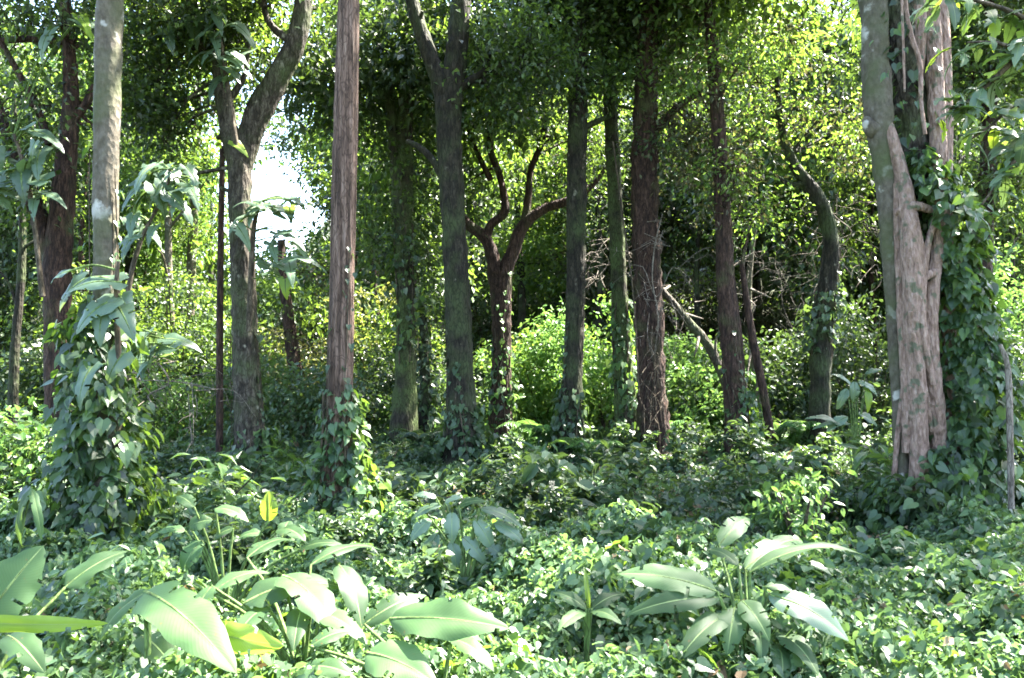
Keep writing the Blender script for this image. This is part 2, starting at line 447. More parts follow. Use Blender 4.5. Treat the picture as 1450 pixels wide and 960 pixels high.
def make_crown(parent, anchors, blobs, leafmats, size=.13, nper=70, spread=.38, tpl=T_SIMPLE, bark=None, origin=None, do_carve=True, droop=.5):
    """blobs: (centre, radii, n_clumps). anchors: rows of limb points (x,y,z,r) twigs start from"""
    mb = MB()
    anchors = np.asarray(anchors, float)
    for c, rad, n in blobs:
        pts = in_blob(n, c, rad)
        c = np.asarray(c); rad = np.asarray(rad)
        # secondary limbs reaching into the blob
        sec = []
        d = np.linalg.norm(anchors[:, :3] - c, axis=1)
        near = anchors[np.argsort(d)[:max(3, len(anchors) // 6)]]
        for k in range(max(3, n // 14)):
            a = near[int(rng.integers(len(near)))]
            e = in_blob(1, c, rad * .8)[0]
            mid = (a[:3] + e) / 2 + rng.normal(size=3) * .12 * np.linalg.norm(e - a[:3]) + np.array([0, 0, .08]) * np.linalg.norm(e - a[:3])
            r0 = min(a[3] * .5, .045)
            pa = spline([[*a[:3], r0], [*mid, r0 * .6], [*e, .012]], .3)
            kp = carve(pa[:, :3]) if do_carve else np.ones(len(pa), bool)
            if not kp.all(): pa = pa[:max(2, int(np.argmin(kp)))]
            tube(mb, pa, 5, 1, rough=.08)
            sec.append(pa)
        sec = np.vstack(sec)
        for q in pts:
            dd = np.linalg.norm(sec[:, :3] - q, axis=1)
            a = sec[int(np.argmin(dd + rng.uniform(0, .4, len(dd))))]
            mid = (a[:3] + q) / 2 + rng.normal(size=3) * .1
            if do_carve and not carve(np.array([q, mid, (mid + q) / 2])).all(): continue
            tube(mb, np.array([[*a[:3], .014], [*mid, .010], [*q, .004]]), 3, 1)
        w = rng.uniform(size=len(pts))
        cuts = np.linspace(0, 1, len(leafmats) + 1)
        for mi in range(len(leafmats)):
            sel = pts[(w >= cuts[mi]) & (w < cuts[mi + 1])]
            if len(sel): clump_leaves(mb, sel, nper, spread, size, tpl, 0 if mi == 0 else 1 + mi, droop=droop, do_carve=do_carve)
    mats = [leafmats[0], bark or M['twig']] + leafmats[1:]
    return mb.build('crown', mats, parent, origin=origin)


def px_path(rows, d, dd=0.0):
    """rows (px,py,width_px) -> (x,y,z,r); dd leans the path in depth"""
    out = []
    n = len(rows)
    for k, r in enumerate(rows):
        de = d + dd * k / max(1, n - 1) + (r[3] if len(r) > 3 else 0)
        p = P(r[0], r[1], de)
        out.append([*p, pxm(r[2], de) / 2])
    return out


def make_tree(name, label, d, trunk, bark, branches=(), blobs=(), top=None, roof=None, leafmats=None, size=.125, nper=56, spread=.37,
              sides=20, flute=.06, rough=.045, flare=1.75, tpl=T_SIMPLE, roofsize=.2, group=None):
    """trunk rows from the base up in photo pixels; top=(dx,dy,z) world continuation; roof=(rx,rz,n) crown on top, put there to shade the floor"""
    path = px_path(trunk, d)
    bx, by = path[0][0], path[0][1]
    base = np.array([bx, by, gz(bx, by)])
    r0 = path[0][3]
    pts = [[base[0], base[1], base[2] - .15, r0 * flare], [base[0], base[1], base[2] + .25, r0 * (1 + (flare - 1) * .4)]]
    pts = pts + [p for p in path if p[2] > base[2] + .6]
    if top:
        l = pts[-1]
        tx, ty, tz = l[0] + top[0], l[1] + top[1], top[2]
        pts.append([(l[0] + tx) / 2 + top[0] * .1, (l[1] + ty) / 2, (l[2] + tz) / 2, l[3] * .8])
        pts.append([tx, ty, tz, l[3] * .45])
    sp = spline(pts, .12)
    root = thing(name, label, 'tree', base, group)
    mb = MB(); tube(mb, sp, sides, 0, rough=rough, flute=flute)
    mb.build('trunk', [M[bark]], root, smooth=True, origin=base)
    anchors = [sp[len(sp) // 2:]]
    for br in branches:
        bp = spline(px_path(br, d), .12)
        mb = MB(); tube(mb, bp, 12, 0, rough=rough, flute=flute)
        mb.build('branch', [M[bark]], root, smooth=True, origin=base)
        anchors.append(bp)
    anchors = np.vstack(anchors)
    leafmats = [M[k] for k in (leafmats or ['canopy', 'canopy_light'])]
    bl = [(P(b[0], b[1], b[2]), (b[3], b[3], b[4]), b[5]) for b in blobs]
    if bl:
        make_crown(root, anchors, bl, leafmats, size=size, nper=nper, spread=spread, bark=M[bark], origin=base, tpl=tpl)
    if roof:  # overhead crown, mostly above the view, built to shade the floor
        l = sp[-1, :3]
        make_crown(root, anchors, [(l + np.array([0, 0, roof[1] * .3]), (roof[0], roof[0], roof[1]), roof[2])], leafmats[:1], size=roofsize, nper=75, spread=.5, bark=M[bark], origin=base)
    return root, sp, base


def trunk_at(sp, z):
    k = np.argmin(np.abs(sp[:, 2] - z)); return sp[k]


# ------------------------------------------------------------------ trees with trunks one can point to
TR = {}


def T(key, *a, **k):
    TR[key] = make_tree(*a, **k)


T('slender', 'slender_tree', 'slender straight pale tree with lichen patches, its foot buried in dark climbing vine', 8.6,
  [(150, 760, 40), (152, 560, 36), (149, 400, 34), (150, 200, 37), (155, 0, 38), (158, -120, 36)], 'pale',
  top=(.1, .3, 11), roof=(3.6, 1.8, 150), flare=1.2)
T('twin', 'twin_stemmed_tree', 'brown tree parting into two stems, standing behind the slender pale vine-clad tree', 13.5,
  [(84, 600, 40), (82, 480, 36), (80, 380, 36), (84, 330, 34), (92, 240, 28), (100, 150, 22), (96, 40, 16), (90, -60, 12)], 'redbrown',
  branches=[[(76, 370, 26), (55, 310, 24), (35, 250, 20), (14, 200, 16), (-10, 130, 12), (-30, 40, 9)],
            [(70, 205, 12), (55, 160, 10), (30, 110, 9), (-10, 40, 8)], [(96, 175, 14), (120, 150, 12), (134, 120, 8)],
            [(95, 60, 10), (40, 55, 10), (-20, 60, 9)]],
  blobs=[(60, 30, 13.5, 1.6, .8, 34), (20, 160, 13.6, 1.0, .8, 18), (120, 200, 14, .9, .9, 12), (-10, 260, 13.4, .8, .8, 10)],
  top=(.2, .4, 10.5), roof=(3.4, 1.6, 174))
T('wye', 'forked_tree', 'grey tree splitting high up into a wide Y of two heavy limbs', 15,
  [(352, 610, 42), (348, 520, 38), (345, 420, 36), (340, 300, 33), (339, 230, 34)], 'grey',
  branches=[[(337, 235, 30), (322, 170, 27), (312, 100, 22), (306, 20, 18), (300, -80, 14)],
            [(341, 235, 32), (362, 170, 36), (392, 110, 34), (418, 60, 30), (430, 0, 27), (428, -100, 22)],
            [(318, 150, 12), (345, 110, 8), (352, 60, 6)], [(312, 90, 12), (270, 60, 9), (220, 50, 7)], [(415, 62, 12), (380, 30, 9), (370, -20, 7)]],
  blobs=[(250, 30, 15, 1.4, .8, 80), (350, 20, 14.8, 1.0, .8, 50), (205, 110, 15.2, .8, .9, 40), (240, 180, 15.4, .5, .7, 14), (420, -30, 14.6, 1.2, .6, 40), (460, -10, 15, .9, .6, 16), (200, 250, 15.5, .5, .6, 6)],
  top=None, nper=70)
T('red', 'red_trunked_tree', 'straight bare trunk with reddish stringy bark, vine only round its foot', 9.0,
  [(474, 770, 44), (480, 600, 38), (483, 480, 36), (485, 380, 35), (489, 200, 36), (494, 0, 31), (498, -150, 28)], 'red',
  top=(.2, .2, 12), roof=(3.8, 1.8, 170), flute=.03, rough=.02, flare=1.25)
T('mossy', 'mossy_tree', 'mossy green trunk dividing into two thin parallel stems, leafy along its length', 20,
  [(571, 625, 34), (574, 520, 29), (574, 400, 25), (570, 300, 25)], 'mossy',
  branches=[[(566, 310, 20), (560, 230, 17), (553, 150, 16), (543, 70, 14), (536, -40, 10)], [(574, 310, 20), (577, 220, 17), (577, 130, 16), (582, 40, 13), (590, -60, 9)],
            [(556, 160, 10), (535, 125, 9), (515, 100, 6)]],
  blobs=[(540, 60, 20, 1.2, 1.0, 34), (600, 30, 20, .9, .9, 22), (580, 250, 20, .6, 1.2, 14), (545, 330, 20.3, .8, .9, 18), (600, 380, 20, .5, .8, 10)],
  top=(0, 0, 8.5), roof=(3.2, 1.6, 130), leafmats=['canopy', 'canopy_light'])
T('central', 'tall_dark_tree', 'tall dark lichen-flecked tree between the mossy twin stems and the low forked tree', 16,
  [(655, 645, 44), (652, 540, 38), (648, 430, 36), (641, 300, 34), (636, 200, 36), (634, 140, 36)], 'dark',
  branches=[[(632, 150, 28), (615, 95, 22), (598, 50, 20), (580, -10, 18), (560, -90, 13)], [(636, 150, 34), (645, 80, 31), (651, 10, 28), (655, -90, 22)],
            [(632, 262, 12), (612, 225, 11), (590, 206, 9), (575, 200, 6)], [(642, 130, 14), (690, 100, 10), (740, 80, 7)]],
  blobs=[(700, 50, 16, 1.3, .8, 46), (600, 20, 16, .9, .6, 20), (760, 110, 16.3, 1.0, .7, 26), (700, 160, 16.5, .8, .5, 14)],
  top=None)
T('lowfork', 'low_forked_tree', 'dark reddish tree forking low like a goblet, middle of the wood', 22,
  [(708, 610, 26), (711, 500, 26), (710, 430, 28), (708, 385, 34)], 'redbrown',
  branches=[[(703, 390, 22), (694, 350, 18), (678, 328, 16), (662, 318, 15), (645, 290, 10), (632, 245, 7), (625, 195, 4)], [(688, 340, 13), (695, 318, 13), (715, 298, 12), (708, 250, 10), (695, 215, 10), (690, 165, 7), (672, 110, 4)],
            [(713, 390, 24), (728, 350, 20), (742, 318, 18), (770, 296, 14), (800, 286, 13), (830, 270, 9), (858, 235, 6), (868, 190, 3)], [(742, 318, 13), (748, 280, 11), (752, 240, 9), (768, 200, 9), (776, 150, 6), (798, 105, 4)],
            [(695, 255, 10), (680, 225, 8), (665, 190, 6), (655, 150, 3)]],
  blobs=[(680, 175, 22, 1.3, .8, 20), (785, 180, 22, 1.3, .8, 18), (735, 110, 22.5, 1.4, 1.0, 26), (850, 235, 22, .7, .7, 9), (650, 265, 22.3, .5, .5, 5)],
  top=None, nper=60, rough=.05)
T('plumb', 'plumb_straight_tree', 'plumb straight dark grey trunk with a vine-wrapped foot, right beside the bright green bush', 18,
  [(806, 655, 30), (811, 520, 27), (815, 400, 26), (816, 260, 27), (818, 130, 26), (818, 0, 22)], 'dark',
  branches=[[(818, 185, 10), (845, 172, 8), (868, 162, 6)]],
  blobs=[(810, 20, 18, 1.6, 1.0, 34), (860, 120, 18, 1.1, .6, 20), (780, 90, 18.3, 1.0, .7, 14)], leafmats=['canopy', 'canopy_light', 'canopy_bright'],
  top=(0, .3, 11), roof=(3.4, 1.7, 159))
T('thin', 'thin_dark_tree', 'thin dark trunk close beside the thick reddish trunk with hanging roots', 19,
  [(888, 645, 30), (884, 540, 27), (878, 430, 22), (872, 300, 20), (866, 180, 19), (862, 60, 17)], 'mossy',
  blobs=[(890, 60, 19, 1.4, 1.0, 30), (940, 120, 19, 1.1, .8, 20), (930, 0, 19, 1, .6, 12)], top=(.2, .2, 10), roof=(3.2, 1.5, 90), leafmats=['canopy', 'canopy_bright'])
T('ragged', 'ragged_barked_tree', 'thick ragged reddish-brown trunk draped with pale dry hanging roots', 18,
  [(926, 650, 36), (922, 540, 36), (918, 430, 38), (914, 330, 38), (912, 230, 35), (914, 120, 30), (918, 0, 26)], 'redbrown',
  branches=[[(914, 200, 14), (950, 160, 10), (990, 130, 7)]],
  blobs=[(960, 200, 18, .9, .6, 22), (1010, 210, 18.2, .7, .6, 16), (920, 60, 18.4, 1.2, .9, 34)],
  top=(-.1, .3, 11), roof=(3.3, 1.6, 145), rough=.07, flute=.09, leafmats=['canopy', 'canopy_brown'])
T('rusty', 'rusty_trunked_tree', 'rusty brown leaning trunk with a thin second stem leaning out at its foot', 17,
  [(1046, 660, 32), (1043, 580, 30), (1035, 480, 30), (1028, 400, 25), (1023, 300, 22), (1018, 200, 20), (1010, 80, 17)], 'redbrown',
  branches=[[(1092, 620, 13), (1082, 560, 12), (1068, 490, 12), (1058, 430, 10), (1050, 370, 7)]],
  blobs=[(1020, 250, 17, .8, .7, 18), (1000, 100, 17, 1.1, .9, 18), (1070, 300, 17.3, .8, .5, 12)],
  top=(-.1, .2, 10), roof=(3.0, 1.5, 80), leafmats=['canopy_light', 'canopy_brown', 'canopy_bright'])
T('bowed', 'bowed_tree', 'dark bowed trunk arching over at the top and knotted in the middle', 18,
  [(1160, 655, 30), (1162, 560, 27), (1164, 470, 30), (1170, 420, 27), (1177, 350, 22), (1168, 300, 20), (1148, 265, 19), (1124, 232, 14), (1108, 185, 10), (1100, 110, 7)], 'dark',
  branches=[[(1140, 258, 9), (1120, 262, 7), (1100, 250, 5)]],
  blobs=[(1110, 165, 18, .9, .6, 16), (1205, 180, 18.6, .7, 1.0, 14), (1090, 90, 18, .9, .8, 16)],
  top=None, leafmats=['canopy_bright', 'canopy_light', 'canopy_brown'])
T('rear', 'old_leaning_tree', 'reddish trunk seen beyond the Y tree, leaning between yellow bushes', 24,
  [(426, 600, 18), (420, 540, 20), (412, 480, 18), (402, 400, 14), (398, 340, 10)], 'redbrown',
  blobs=[(410, 420, 24, 1.1, .8, 16), (440, 380, 24, 1.0, .7, 14)], top=None, leafmats=['canopy_brown', 'canopy_light'])
T('pole', 'thin_dark_tree', 'pole-thin dark brown stem standing just beside the Y tree', 18,
  [(311, 600, 10), (311, 500, 10), (312, 380, 9), (314, 260, 8), (316, 150, 7)], 'redbrown', blobs=[(310, 150, 18, .7, .5, 6)], top=(0, 0, 9.5), roof=(1.6, 1.0, 34), rough=.02, flute=.02, flare=1.1)
T('palefar', 'pale_tree', 'pale grey trunk far back in the bright clearing', 28,
  [(268, 588, 15), (268, 500, 15), (270, 400, 13), (276, 260, 12), (280, 150, 10)], 'pale', blobs=[(260, 330, 28, 1.4, .8, 14), (300, 120, 28, 1.6, 1.0, 16)], leafmats=['canopy_light', 'canopy_light'], top=(0, 0, 14))
T('stump', 'dark_stub_tree', 'short dark vine-covered stem tucked behind the mossy trunk', 20.8,
  [(603, 610, 18), (602, 540, 16), (600, 470, 14), (598, 425, 10)], 'dark', blobs=[(600, 440, 20.8, .5, .5, 8)], top=None)
T('farright', 'brown_tree', 'brown trunk seen through leaves beyond the giant fig', 15,
  [(1388, 620, 26), (1390, 500, 26), (1393, 380, 24), (1398, 250, 22), (1402, 120, 20), (1405, 0, 18)], 'redbrown',
  blobs=[(1380, 100, 15, 1.1, 1.1, 60), (1420, 260, 15, .9, .8, 34), (1460, 60, 15, 1.2, 1.2, 60), (1330, 0, 15, .8, .6, 24)], top=(.2, .3, 10), roof=(3.2, 1.6, 145))

# the giant fig: host stem and root strands
D = 9.9
base = P(1300, 735, D); base = np.array([base[0], base[1], gz(base[0], base[1])])
fig = thing('strangler_fig', 'giant fig with a pale bundle of fused roots climbing round its trunk', 'tree', base)


def strand(name, rows, bark, sides=14, flute=.06, rough=.03, smooth=True):
    pts = px_path(rows, D)
    s = spline(pts, .1); mb = MB(); tube(mb, s, sides, 0, rough=rough, flute=flute)
    o = mb.build(name, [M[bark]], fig, smooth=smooth, origin=base); return s


sp1 = strand('trunk', [(1306, 790, 84, .3), (1306, 700, 72, .3), (1304, 560, 62, .3), (1304, 400, 58, .3), (1298, 250, 60, .3), (1286, 100, 74, .3), (1278, 0, 80, .3), (1276, -200, 76, .3), (1300, -500, 56, .5), (1345, -800, 36, .8)], 'grey', 24, .10, .05)
strand('host_stem', [(1284, 790, 28, .0), (1277, 660, 21, 0), (1271, 540, 20, 0), (1264, 420, 22, 0), (1256, 300, 25, 0), (1249, 220, 30, 0), (1244, 170, 40, 0), (1239, 90, 38, 0), (1236, 0, 38, .05), (1226, -150, 44, .1), (1240, -300, 30, .3)], 'pale', 18, .06, .05)
FIGR = [
    [(1306, 770, 40, -.12), (1302, 650, 28, -.2), (1298, 560, 30, -.24), (1295, 470, 33, -.24), (1293, 390, 34, -.24), (1289, 320, 29, -.2), (1277, 250, 22, -.1), (1262, 195, 19, -.1), (1250, 150, 14, 0)],
    [(1340, 770, 36, -.05), (1330, 640, 26, -.12), (1321, 540, 24, -.22), (1317, 460, 22, -.24), (1321, 400, 19, -.22), (1328, 330, 19, -.14), (1329, 220, 22, -.1), (1324, 100, 22, -.05), (1318, -20, 22, 0), (1316, -200, 20, .1)],
    [(1284, 640, 14, -.15), (1284, 560, 15, -.22), (1278, 480, 13, -.2), (1274, 400, 11, -.15), (1271, 330, 11, -.1), (1269, 260, 9, -.1)],
    [(1328, 384, 10, -.24), (1312, 390, 13, -.3), (1298, 402, 12, -.3)],
    [(1268, 302, 9, -.12), (1292, 291, 13, -.24), (1328, 300, 10, -.18)],
    [(1350, 720, 24, .05), (1347, 560, 20, .05), (1342, 420, 16, .05), (1341, 300, 15, .05), (1338, 120, 18, .08), (1330, 0, 24, .1)],
    [(1321, 545, 9, -.3), (1309, 480, 11, -.36), (1306, 425, 10, -.34), (1313, 350, 10, -.26), (1325, 310, 8, -.18)],
    [(1303, 130, 3, -.05), (1303, 60, 16, -.05), (1302, 0, 18, -.05), (1298, -80, 18, 0)],
    [(1292, 470, 8, -.38), (1303, 530, 9, -.36), (1300, 600, 10, -.3), (1310, 690, 12, -.25)],
    [(1264, 700, 8, -.04), (1273, 600, 7, -.1), (1283, 520, 7, -.2), (1290, 440, 7, -.36)],
    [(1318, 610, 8, -.2), (1312, 565, 9, -.3), (1302, 520, 8, -.36)],
]
for r_ in FIGR: strand('aerial_root', r_, 'fig', 16, .05, .055)
mbk = MB(); c = P(1231, 178, D - .05)
kp = spline([[c[0] + .12, c[1] + .05, c[2] - .12, .10], [c[0] + .03, c[1], c[2] - .03, .105], [c[0] - .03, c[1] - .02, c[2] + .04, .07], [c[0] - .04, c[1] - .02, c[2] + .1, .03]], .03)
tube(mbk, kp, 14, 0, rough=.06); mbk.build('burl', [M['pale']], fig, smooth=True, origin=base)
top = sp1[-1, :3]
make_crown(fig, sp1[len(sp1) // 2:], [(top + np.array([0, 0, .3]), (4.6, 4.6, 2.0), 240)], [M['canopy']], size=.2, nper=75, spread=.5, bark=M['grey'], origin=base)  # crown above the view, built to shade the floor

# unseen tree added just beside the frame so its crown shades the floor
def world_tree(name, label, x, y, h, r, bark, roof, extra=()):
    b = np.array([x, y, gz(x, y)])
    root = thing(name, label, 'tree', b)
    sp = spline([[x, y, b[2] - .1, r * 1.5], [x, y, b[2] + .4, r * 1.1], [x + .1, y, h * .5, r * .9], [x - .1, y + .1, h, r * .45]], .15)
    mb = MB(); tube(mb, sp, 16, 0, rough=.04, flute=.06); mb.build('trunk', [M[bark]], root, smooth=True, origin=b)
    make_crown(root, sp[len(sp) // 2:], [(np.array([x, y, h + .4]), (roof[0], roof[0], roof[1]), roof[2])] + list(extra), [M['canopy']], size=.2, nper=75, spread=.5, bark=M[bark], origin=b)
    return root


world_tree('shade_tree', 'tall grey tree standing just past the edge of the view, beside the giant fig', 10.2, 12.2, 11.5, .2, 'grey', (4.2, 1.9, 200))

# ------------------------------------------------------------------ vines on trunks
def make_vine(name, label, sp, d, prof, n, size, base_z, offs=(0, 0), mats=('ivy',), side=None, stems=3, lit=None, carve_it=False):
    """prof rows (height above base, radius, dx). leaves hang in shingles round the trunk path"""
    prof = np.asarray(prof, float)
    b = np.array([trunk_at(sp, base_z + .2)[0] + offs[0], trunk_at(sp, base_z + .2)[1] + offs[1], base_z])
    root = thing(name, label, 'vine', b)
    hs = prof[:, 0]
    w = np.maximum(prof[:, 1], .05)
    grid = np.linspace(hs[0], hs[-1], 200); dens = np.interp(grid, hs, w); cdf = np.cumsum(dens); cdf /= cdf[-1]
    h = np.interp(rng.uniform(size=n), cdf, grid)
    th = rng.uniform(0, 2 * math.pi, n)
    lump = WV[3](np.stack([np.cos(th) * .5, np.sin(th) * .5, h], 1), .9)
    rad = np.interp(h, hs, prof[:, 1]) * (1 + .36 * lump + .2 * WV[5](np.stack([np.cos(th), np.sin(th), h * 2], 1), .7)) * rng.uniform(.6, 1.12, n) * np.where(rng.uniform(size=n) < .06, 1.3, 1)
    dx = np.interp(h, hs, prof[:, 2])
    idx = np.array([np.argmin(np.abs(sp[:, 2] - (base_z + q))) for q in h])
    c = sp[idx, :3].copy(); c[:, 0] += dx + offs[0]; c[:, 1] += offs[1]; c[:, 2] = base_z + h
    out = np.stack([np.cos(th), np.sin(th), np.zeros(n)], 1)
    p = c + out * rad[:, None] + np.array([0, 0, .04])
    yd = np.array([0, 0, -1.0]) + out * rng.uniform(.1, 1.2, (n, 1)) + rng.normal(size=(n, 3)) * .5
    nm = out + np.array([0, 0, .7]) + rng.normal(size=(n, 3)) * .45
    mb = MB(); k = rng.integers(len(mats), size=n)
    for i_ in range(len(mats)):
        s = k == i_
        scatter(mb, T_HEART, p[s], yd[s], nm[s], size * rng.uniform(.45, 1.25, s.sum()), i_)
    runs = []
    for q in range(4):
        ph = rng.uniform(0, 6.28); tw = rng.uniform(-.7, .7); z1 = hs[-1] + rng.uniform(.4, 1.7)
        pts = []
        for z in np.linspace(hs[-1] * .6, z1, 12):
            t_ = trunk_at(sp, base_z + z); rr = t_[3] + .02
            pts.append([t_[0] + math.cos(ph + tw * z) * rr, t_[1] + math.sin(ph + tw * z) * rr, base_z + z, .007])
        pts = np.array(pts); pts[0, 3] = .009; pts[-1, 3] = .003; runs.append(pts)
        m = int(rng.integers(8, 20)); kk = rng.integers(2, 12, m); o_ = nrm(np.stack([np.cos(ph + tw * pts[kk, 2]), np.sin(ph + tw * pts[kk, 2]), np.zeros(m)], 1) + rng.normal(size=(m, 3)) * .4)
        scatter(mb, T_HEART, pts[kk, :3] + o_ * .03 + rng.normal(size=(m, 3)) * .03, o_ * .6 + np.array([0, 0, -.8]), o_ + np.array([0, 0, .5]), size * rng.uniform(.35, .85, m), 0)
    mb.build('foliage', [M[q] for q in mats], root, origin=b)
    mb = MB()
    for pts in runs: tube(mb, spline(pts, .12), 5, 0)
    for q in range(stems):
        hh = np.linspace(hs[0], hs[-1], 14); ph = rng.uniform(0, 6.28); tw = rng.uniform(-1.2, 1.2)
        pts = []
        for z in hh:
            s = trunk_at(sp, base_z + z)
            rr = s[3] + .03
            pts.append([s[0] + math.cos(ph + tw * z) * rr, s[1] + math.sin(ph + tw * z) * rr, base_z + z, .014])
        tube(mb, spline(pts, .15), 5, 0)
    mb.build('stem', [M['twig']], root, smooth=True, origin=b)
    return root


_, sp, b = TR['slender']
make_vine('climbing_vine', 'thick dark heart-leaved vine swelling round the foot of the slender pale tree', sp, 8.6,
          [(0, .68, -.02), (.3, .62, -.03), (.7, .5, -.06), (1.1, .42, -.08), (1.5, .36, -.1), (1.9, .3, -.12), (2.3, .28, -.1), (2.6, .1, -.1)], 2400, .132, b[2], mats=('ivy', 'ivy', 'under_leaf'))
_, sp, b = TR['red']
make_vine('climbing_vine', 'sunlit vine round the foot of the straight reddish stringy-barked trunk', sp, 9,
          [(0, .58, .14), (.25, .44, .12), (.6, .34, .1), (1.0, .27, .06), (1.4, .2, .04), (1.7, .1, .03)], 1500, .105, b[2], mats=('under_leaf', 'ivy', 'ground_leaf'))
gb = base[2]
make_vine('climbing_vine', 'broad curtain of ivy down the outer side of the giant fig', sp1, 9.9,
          [(0, .86, .16), (.4, .76, .2), (.9, .54, .34), (1.4, .42, .42), (2.0, .38, .42), (2.6, .32, .34), (3.2, .25, .24), (3.8, .28, .08), (4.3, .22, -.05), (4.5, .1, -.1)], 4600, .128, gb, offs=(.0, -.36), mats=('ivy', 'ivy', 'under_leaf'))
make_vine('climbing_vine', 'low mound of ivy spreading over the foot of the giant fig', sp1, 9.9,
          [(0, .75, .12), (.35, .62, .12), (.7, .45, .16), (1.0, .3, .2), (1.25, .15, .22)], 1500, .12, gb, offs=(0, -.42), mats=('ivy', 'ivy', 'under_leaf'))
make_vine('climbing_vine', 'thin vine with scattered dark leaves high on the giant fig, above the pale roots', sp1, 9.9,
          [(4.0, .1, -.15), (4.6, .3, -.15), (5.4, .34, -.1), (6.2, .3, -.1), (7.0, .2, 0)], 260, .12, gb, offs=(-.05, -.25), mats=('under_leaf', 'ivy'))
_, sp, b = TR['central']
make_vine('climbing_vine', 'dark leafy vine on the foot of the tall lichen-flecked tree', sp, 16,
          [(0, .8, .15), (.4, .55, .12), (.8, .4, .1), (1.2, .3, .05)], 500, .17, b[2], mats=('under_leaf',))
_, sp, b = TR['plumb']
make_vine('climbing_vine', 'dark vine wrapping the foot of the plumb straight trunk', sp, 18,
          [(0, .5, 0), (.6, .42, 0), (1.2, .32, 0), (1.5, .2, 0)], 420, .16, b[2], mats=('under_leaf',))
_, sp, b = TR['thin']
make_vine('climbing_vine', 'vine climbing the foot of the thin dark trunk next to the ragged one', sp, 19,
          [(0, .6, .2), (.7, .45, .1), (1.3, .35, .05), (3.0, .28, 0), (3.4, .2, 0)], 520, .15, b[2], mats=('under_leaf', 'ivy'))
_, sp, b = TR['rusty']
make_vine('climbing_vine', 'small vine on the foot of the rusty leaning trunk', sp, 17,
          [(0, .5, .1), (.5, .4, .15), (1.1, .3, .15), (1.5, .15, .1)], 380, .15, b[2], mats=('under_leaf', 'ivy'))
_, sp, b = TR['bowed']
make_vine('climbing_vine', 'dark clump of vine knotted halfway up the bowed trunk', sp, 18,
          [(2.2, .25, -.1), (2.7, .42, -.1), (3.2, .36, 0), (3.6, .2, 0)], 260, .15, b[2], mats=('under_leaf',))
_, sp, b = TR['wye']
make_vine('climbing_vine', 'low vine at the foot of the Y tree', sp, 15,
          [(0, .55, .2), (.4, .45, .2), (.9, .3, .15)], 330, .15, b[2], mats=('under_leaf', 'ivy'))
_, sp, b = TR['mossy']
make_vine('climbing_vine', 'leafy creeper running up the mossy trunk to its twin stems', sp, 20,
          [(2.0, .2, 0), (2.8, .35, 0), (3.6, .45, .1), (4.6, .4, 0), (5.4, .25, 0)], 420, .15, b[2], mats=('canopy_light', 'under_leaf'))
_, sp, b = TR['lowfork']
make_vine('climbing_vine', 'yellow-green creeper on the lower trunk of the goblet-shaped tree', sp, 22,
          [(0, .5, 0), (.8, .45, 0), (1.6, .35, 0), (2.6, .25, 0), (3.0, .1, 0)], 460, .15, b[2], mats=('shrub_light', 'under_leaf'))
_, sp, b = TR['stump']
make_vine('climbing_vine', 'dark vine smothering the short stem behind the mossy trunk', sp, 20.8,
          [(0, .4, 0), (1, .36, 0), (2, .3, 0), (2.6, .2, 0)], 420, .15, b[2], mats=('under_leaf',))

# hanging lianas and roots
def liana(label, rows, d, name='hanging_liana', mat='fig', sides=8):
    s = spline(px_path(rows, d), .08)
    mb = MB(); tube(mb, s, sides, 0, rough=.05)
    o = mb.build(name, [M[mat]], None, smooth=True, origin=s[0, :3]); o.location = s[0, :3]
    return tag(o, label, 'liana')


liana('pale woody liana bending down in front of the giant fig', [(1272, -120, 6), (1282, 0, 6), (1290, 50, 7), (1303, 90, 7), (1304, 140, 6), (1310, 190, 5)], 9.55)
liana('thin straight liana hanging beside the thick bent one on the giant fig', [(1276, -120, 4), (1277, 0, 4), (1279, 60, 4), (1281, 130, 3)], 9.5, sides=6)
liana('bare yellowish liana slanting down between the thin and ragged trunks', [(868, 200, 2.5), (885, 330, 2.5), (897, 420, 2.5), (905, 560, 2.5)], 17.4, mat='twig', sides=6)
liana('pale leaning stick standing near the giant fig', [(1432, 720, 9), (1430, 600, 9), (1427, 520, 8), (1416, 488, 6)], 8.9, name='bare_stick', mat='pale_twig')


def leaning(label, rows, d, bark):
    s = spline(px_path(rows, d), .15); b = s[0, :3]
    root = thing('leaning_dead_trunk', label, 'dead tree', b)
    mb = MB(); tube(mb, s, 12, 0, rough=.05, flute=.05); mb.build('trunk', [M[bark]], root, smooth=True, origin=b)
    for k in range(4):
        a = s[int(len(s) * (.4 + .15 * k))]
        e = a[:3] + rng.normal(size=3) * .5 + np.array([0, 0, .3])
        mb = MB(); tube(mb, spline([[*a[:3], .04], [*((a[:3] + e) / 2 + rng.normal(size=3) * .1), .025], [*e, .01]], .1), 6, 0, rough=.05); mb.build('branch', [M['pale_twig']], root, smooth=True, origin=b)
    return root


leaning('pale dead trunk leaning from the rusty trunk up to the ragged one', [(1040, 610, 11), (1028, 545, 13), (1003, 490, 13), (970, 450, 11), (938, 412, 9), (905, 380, 6)], 18.6, 'grey')
leaning('thin pale dead trunk leaning behind the rusty trunk', [(1078, 600, 8), (1066, 500, 9), (1060, 420, 9), (1064, 360, 7), (1070, 320, 5)], 20.5, 'pale')


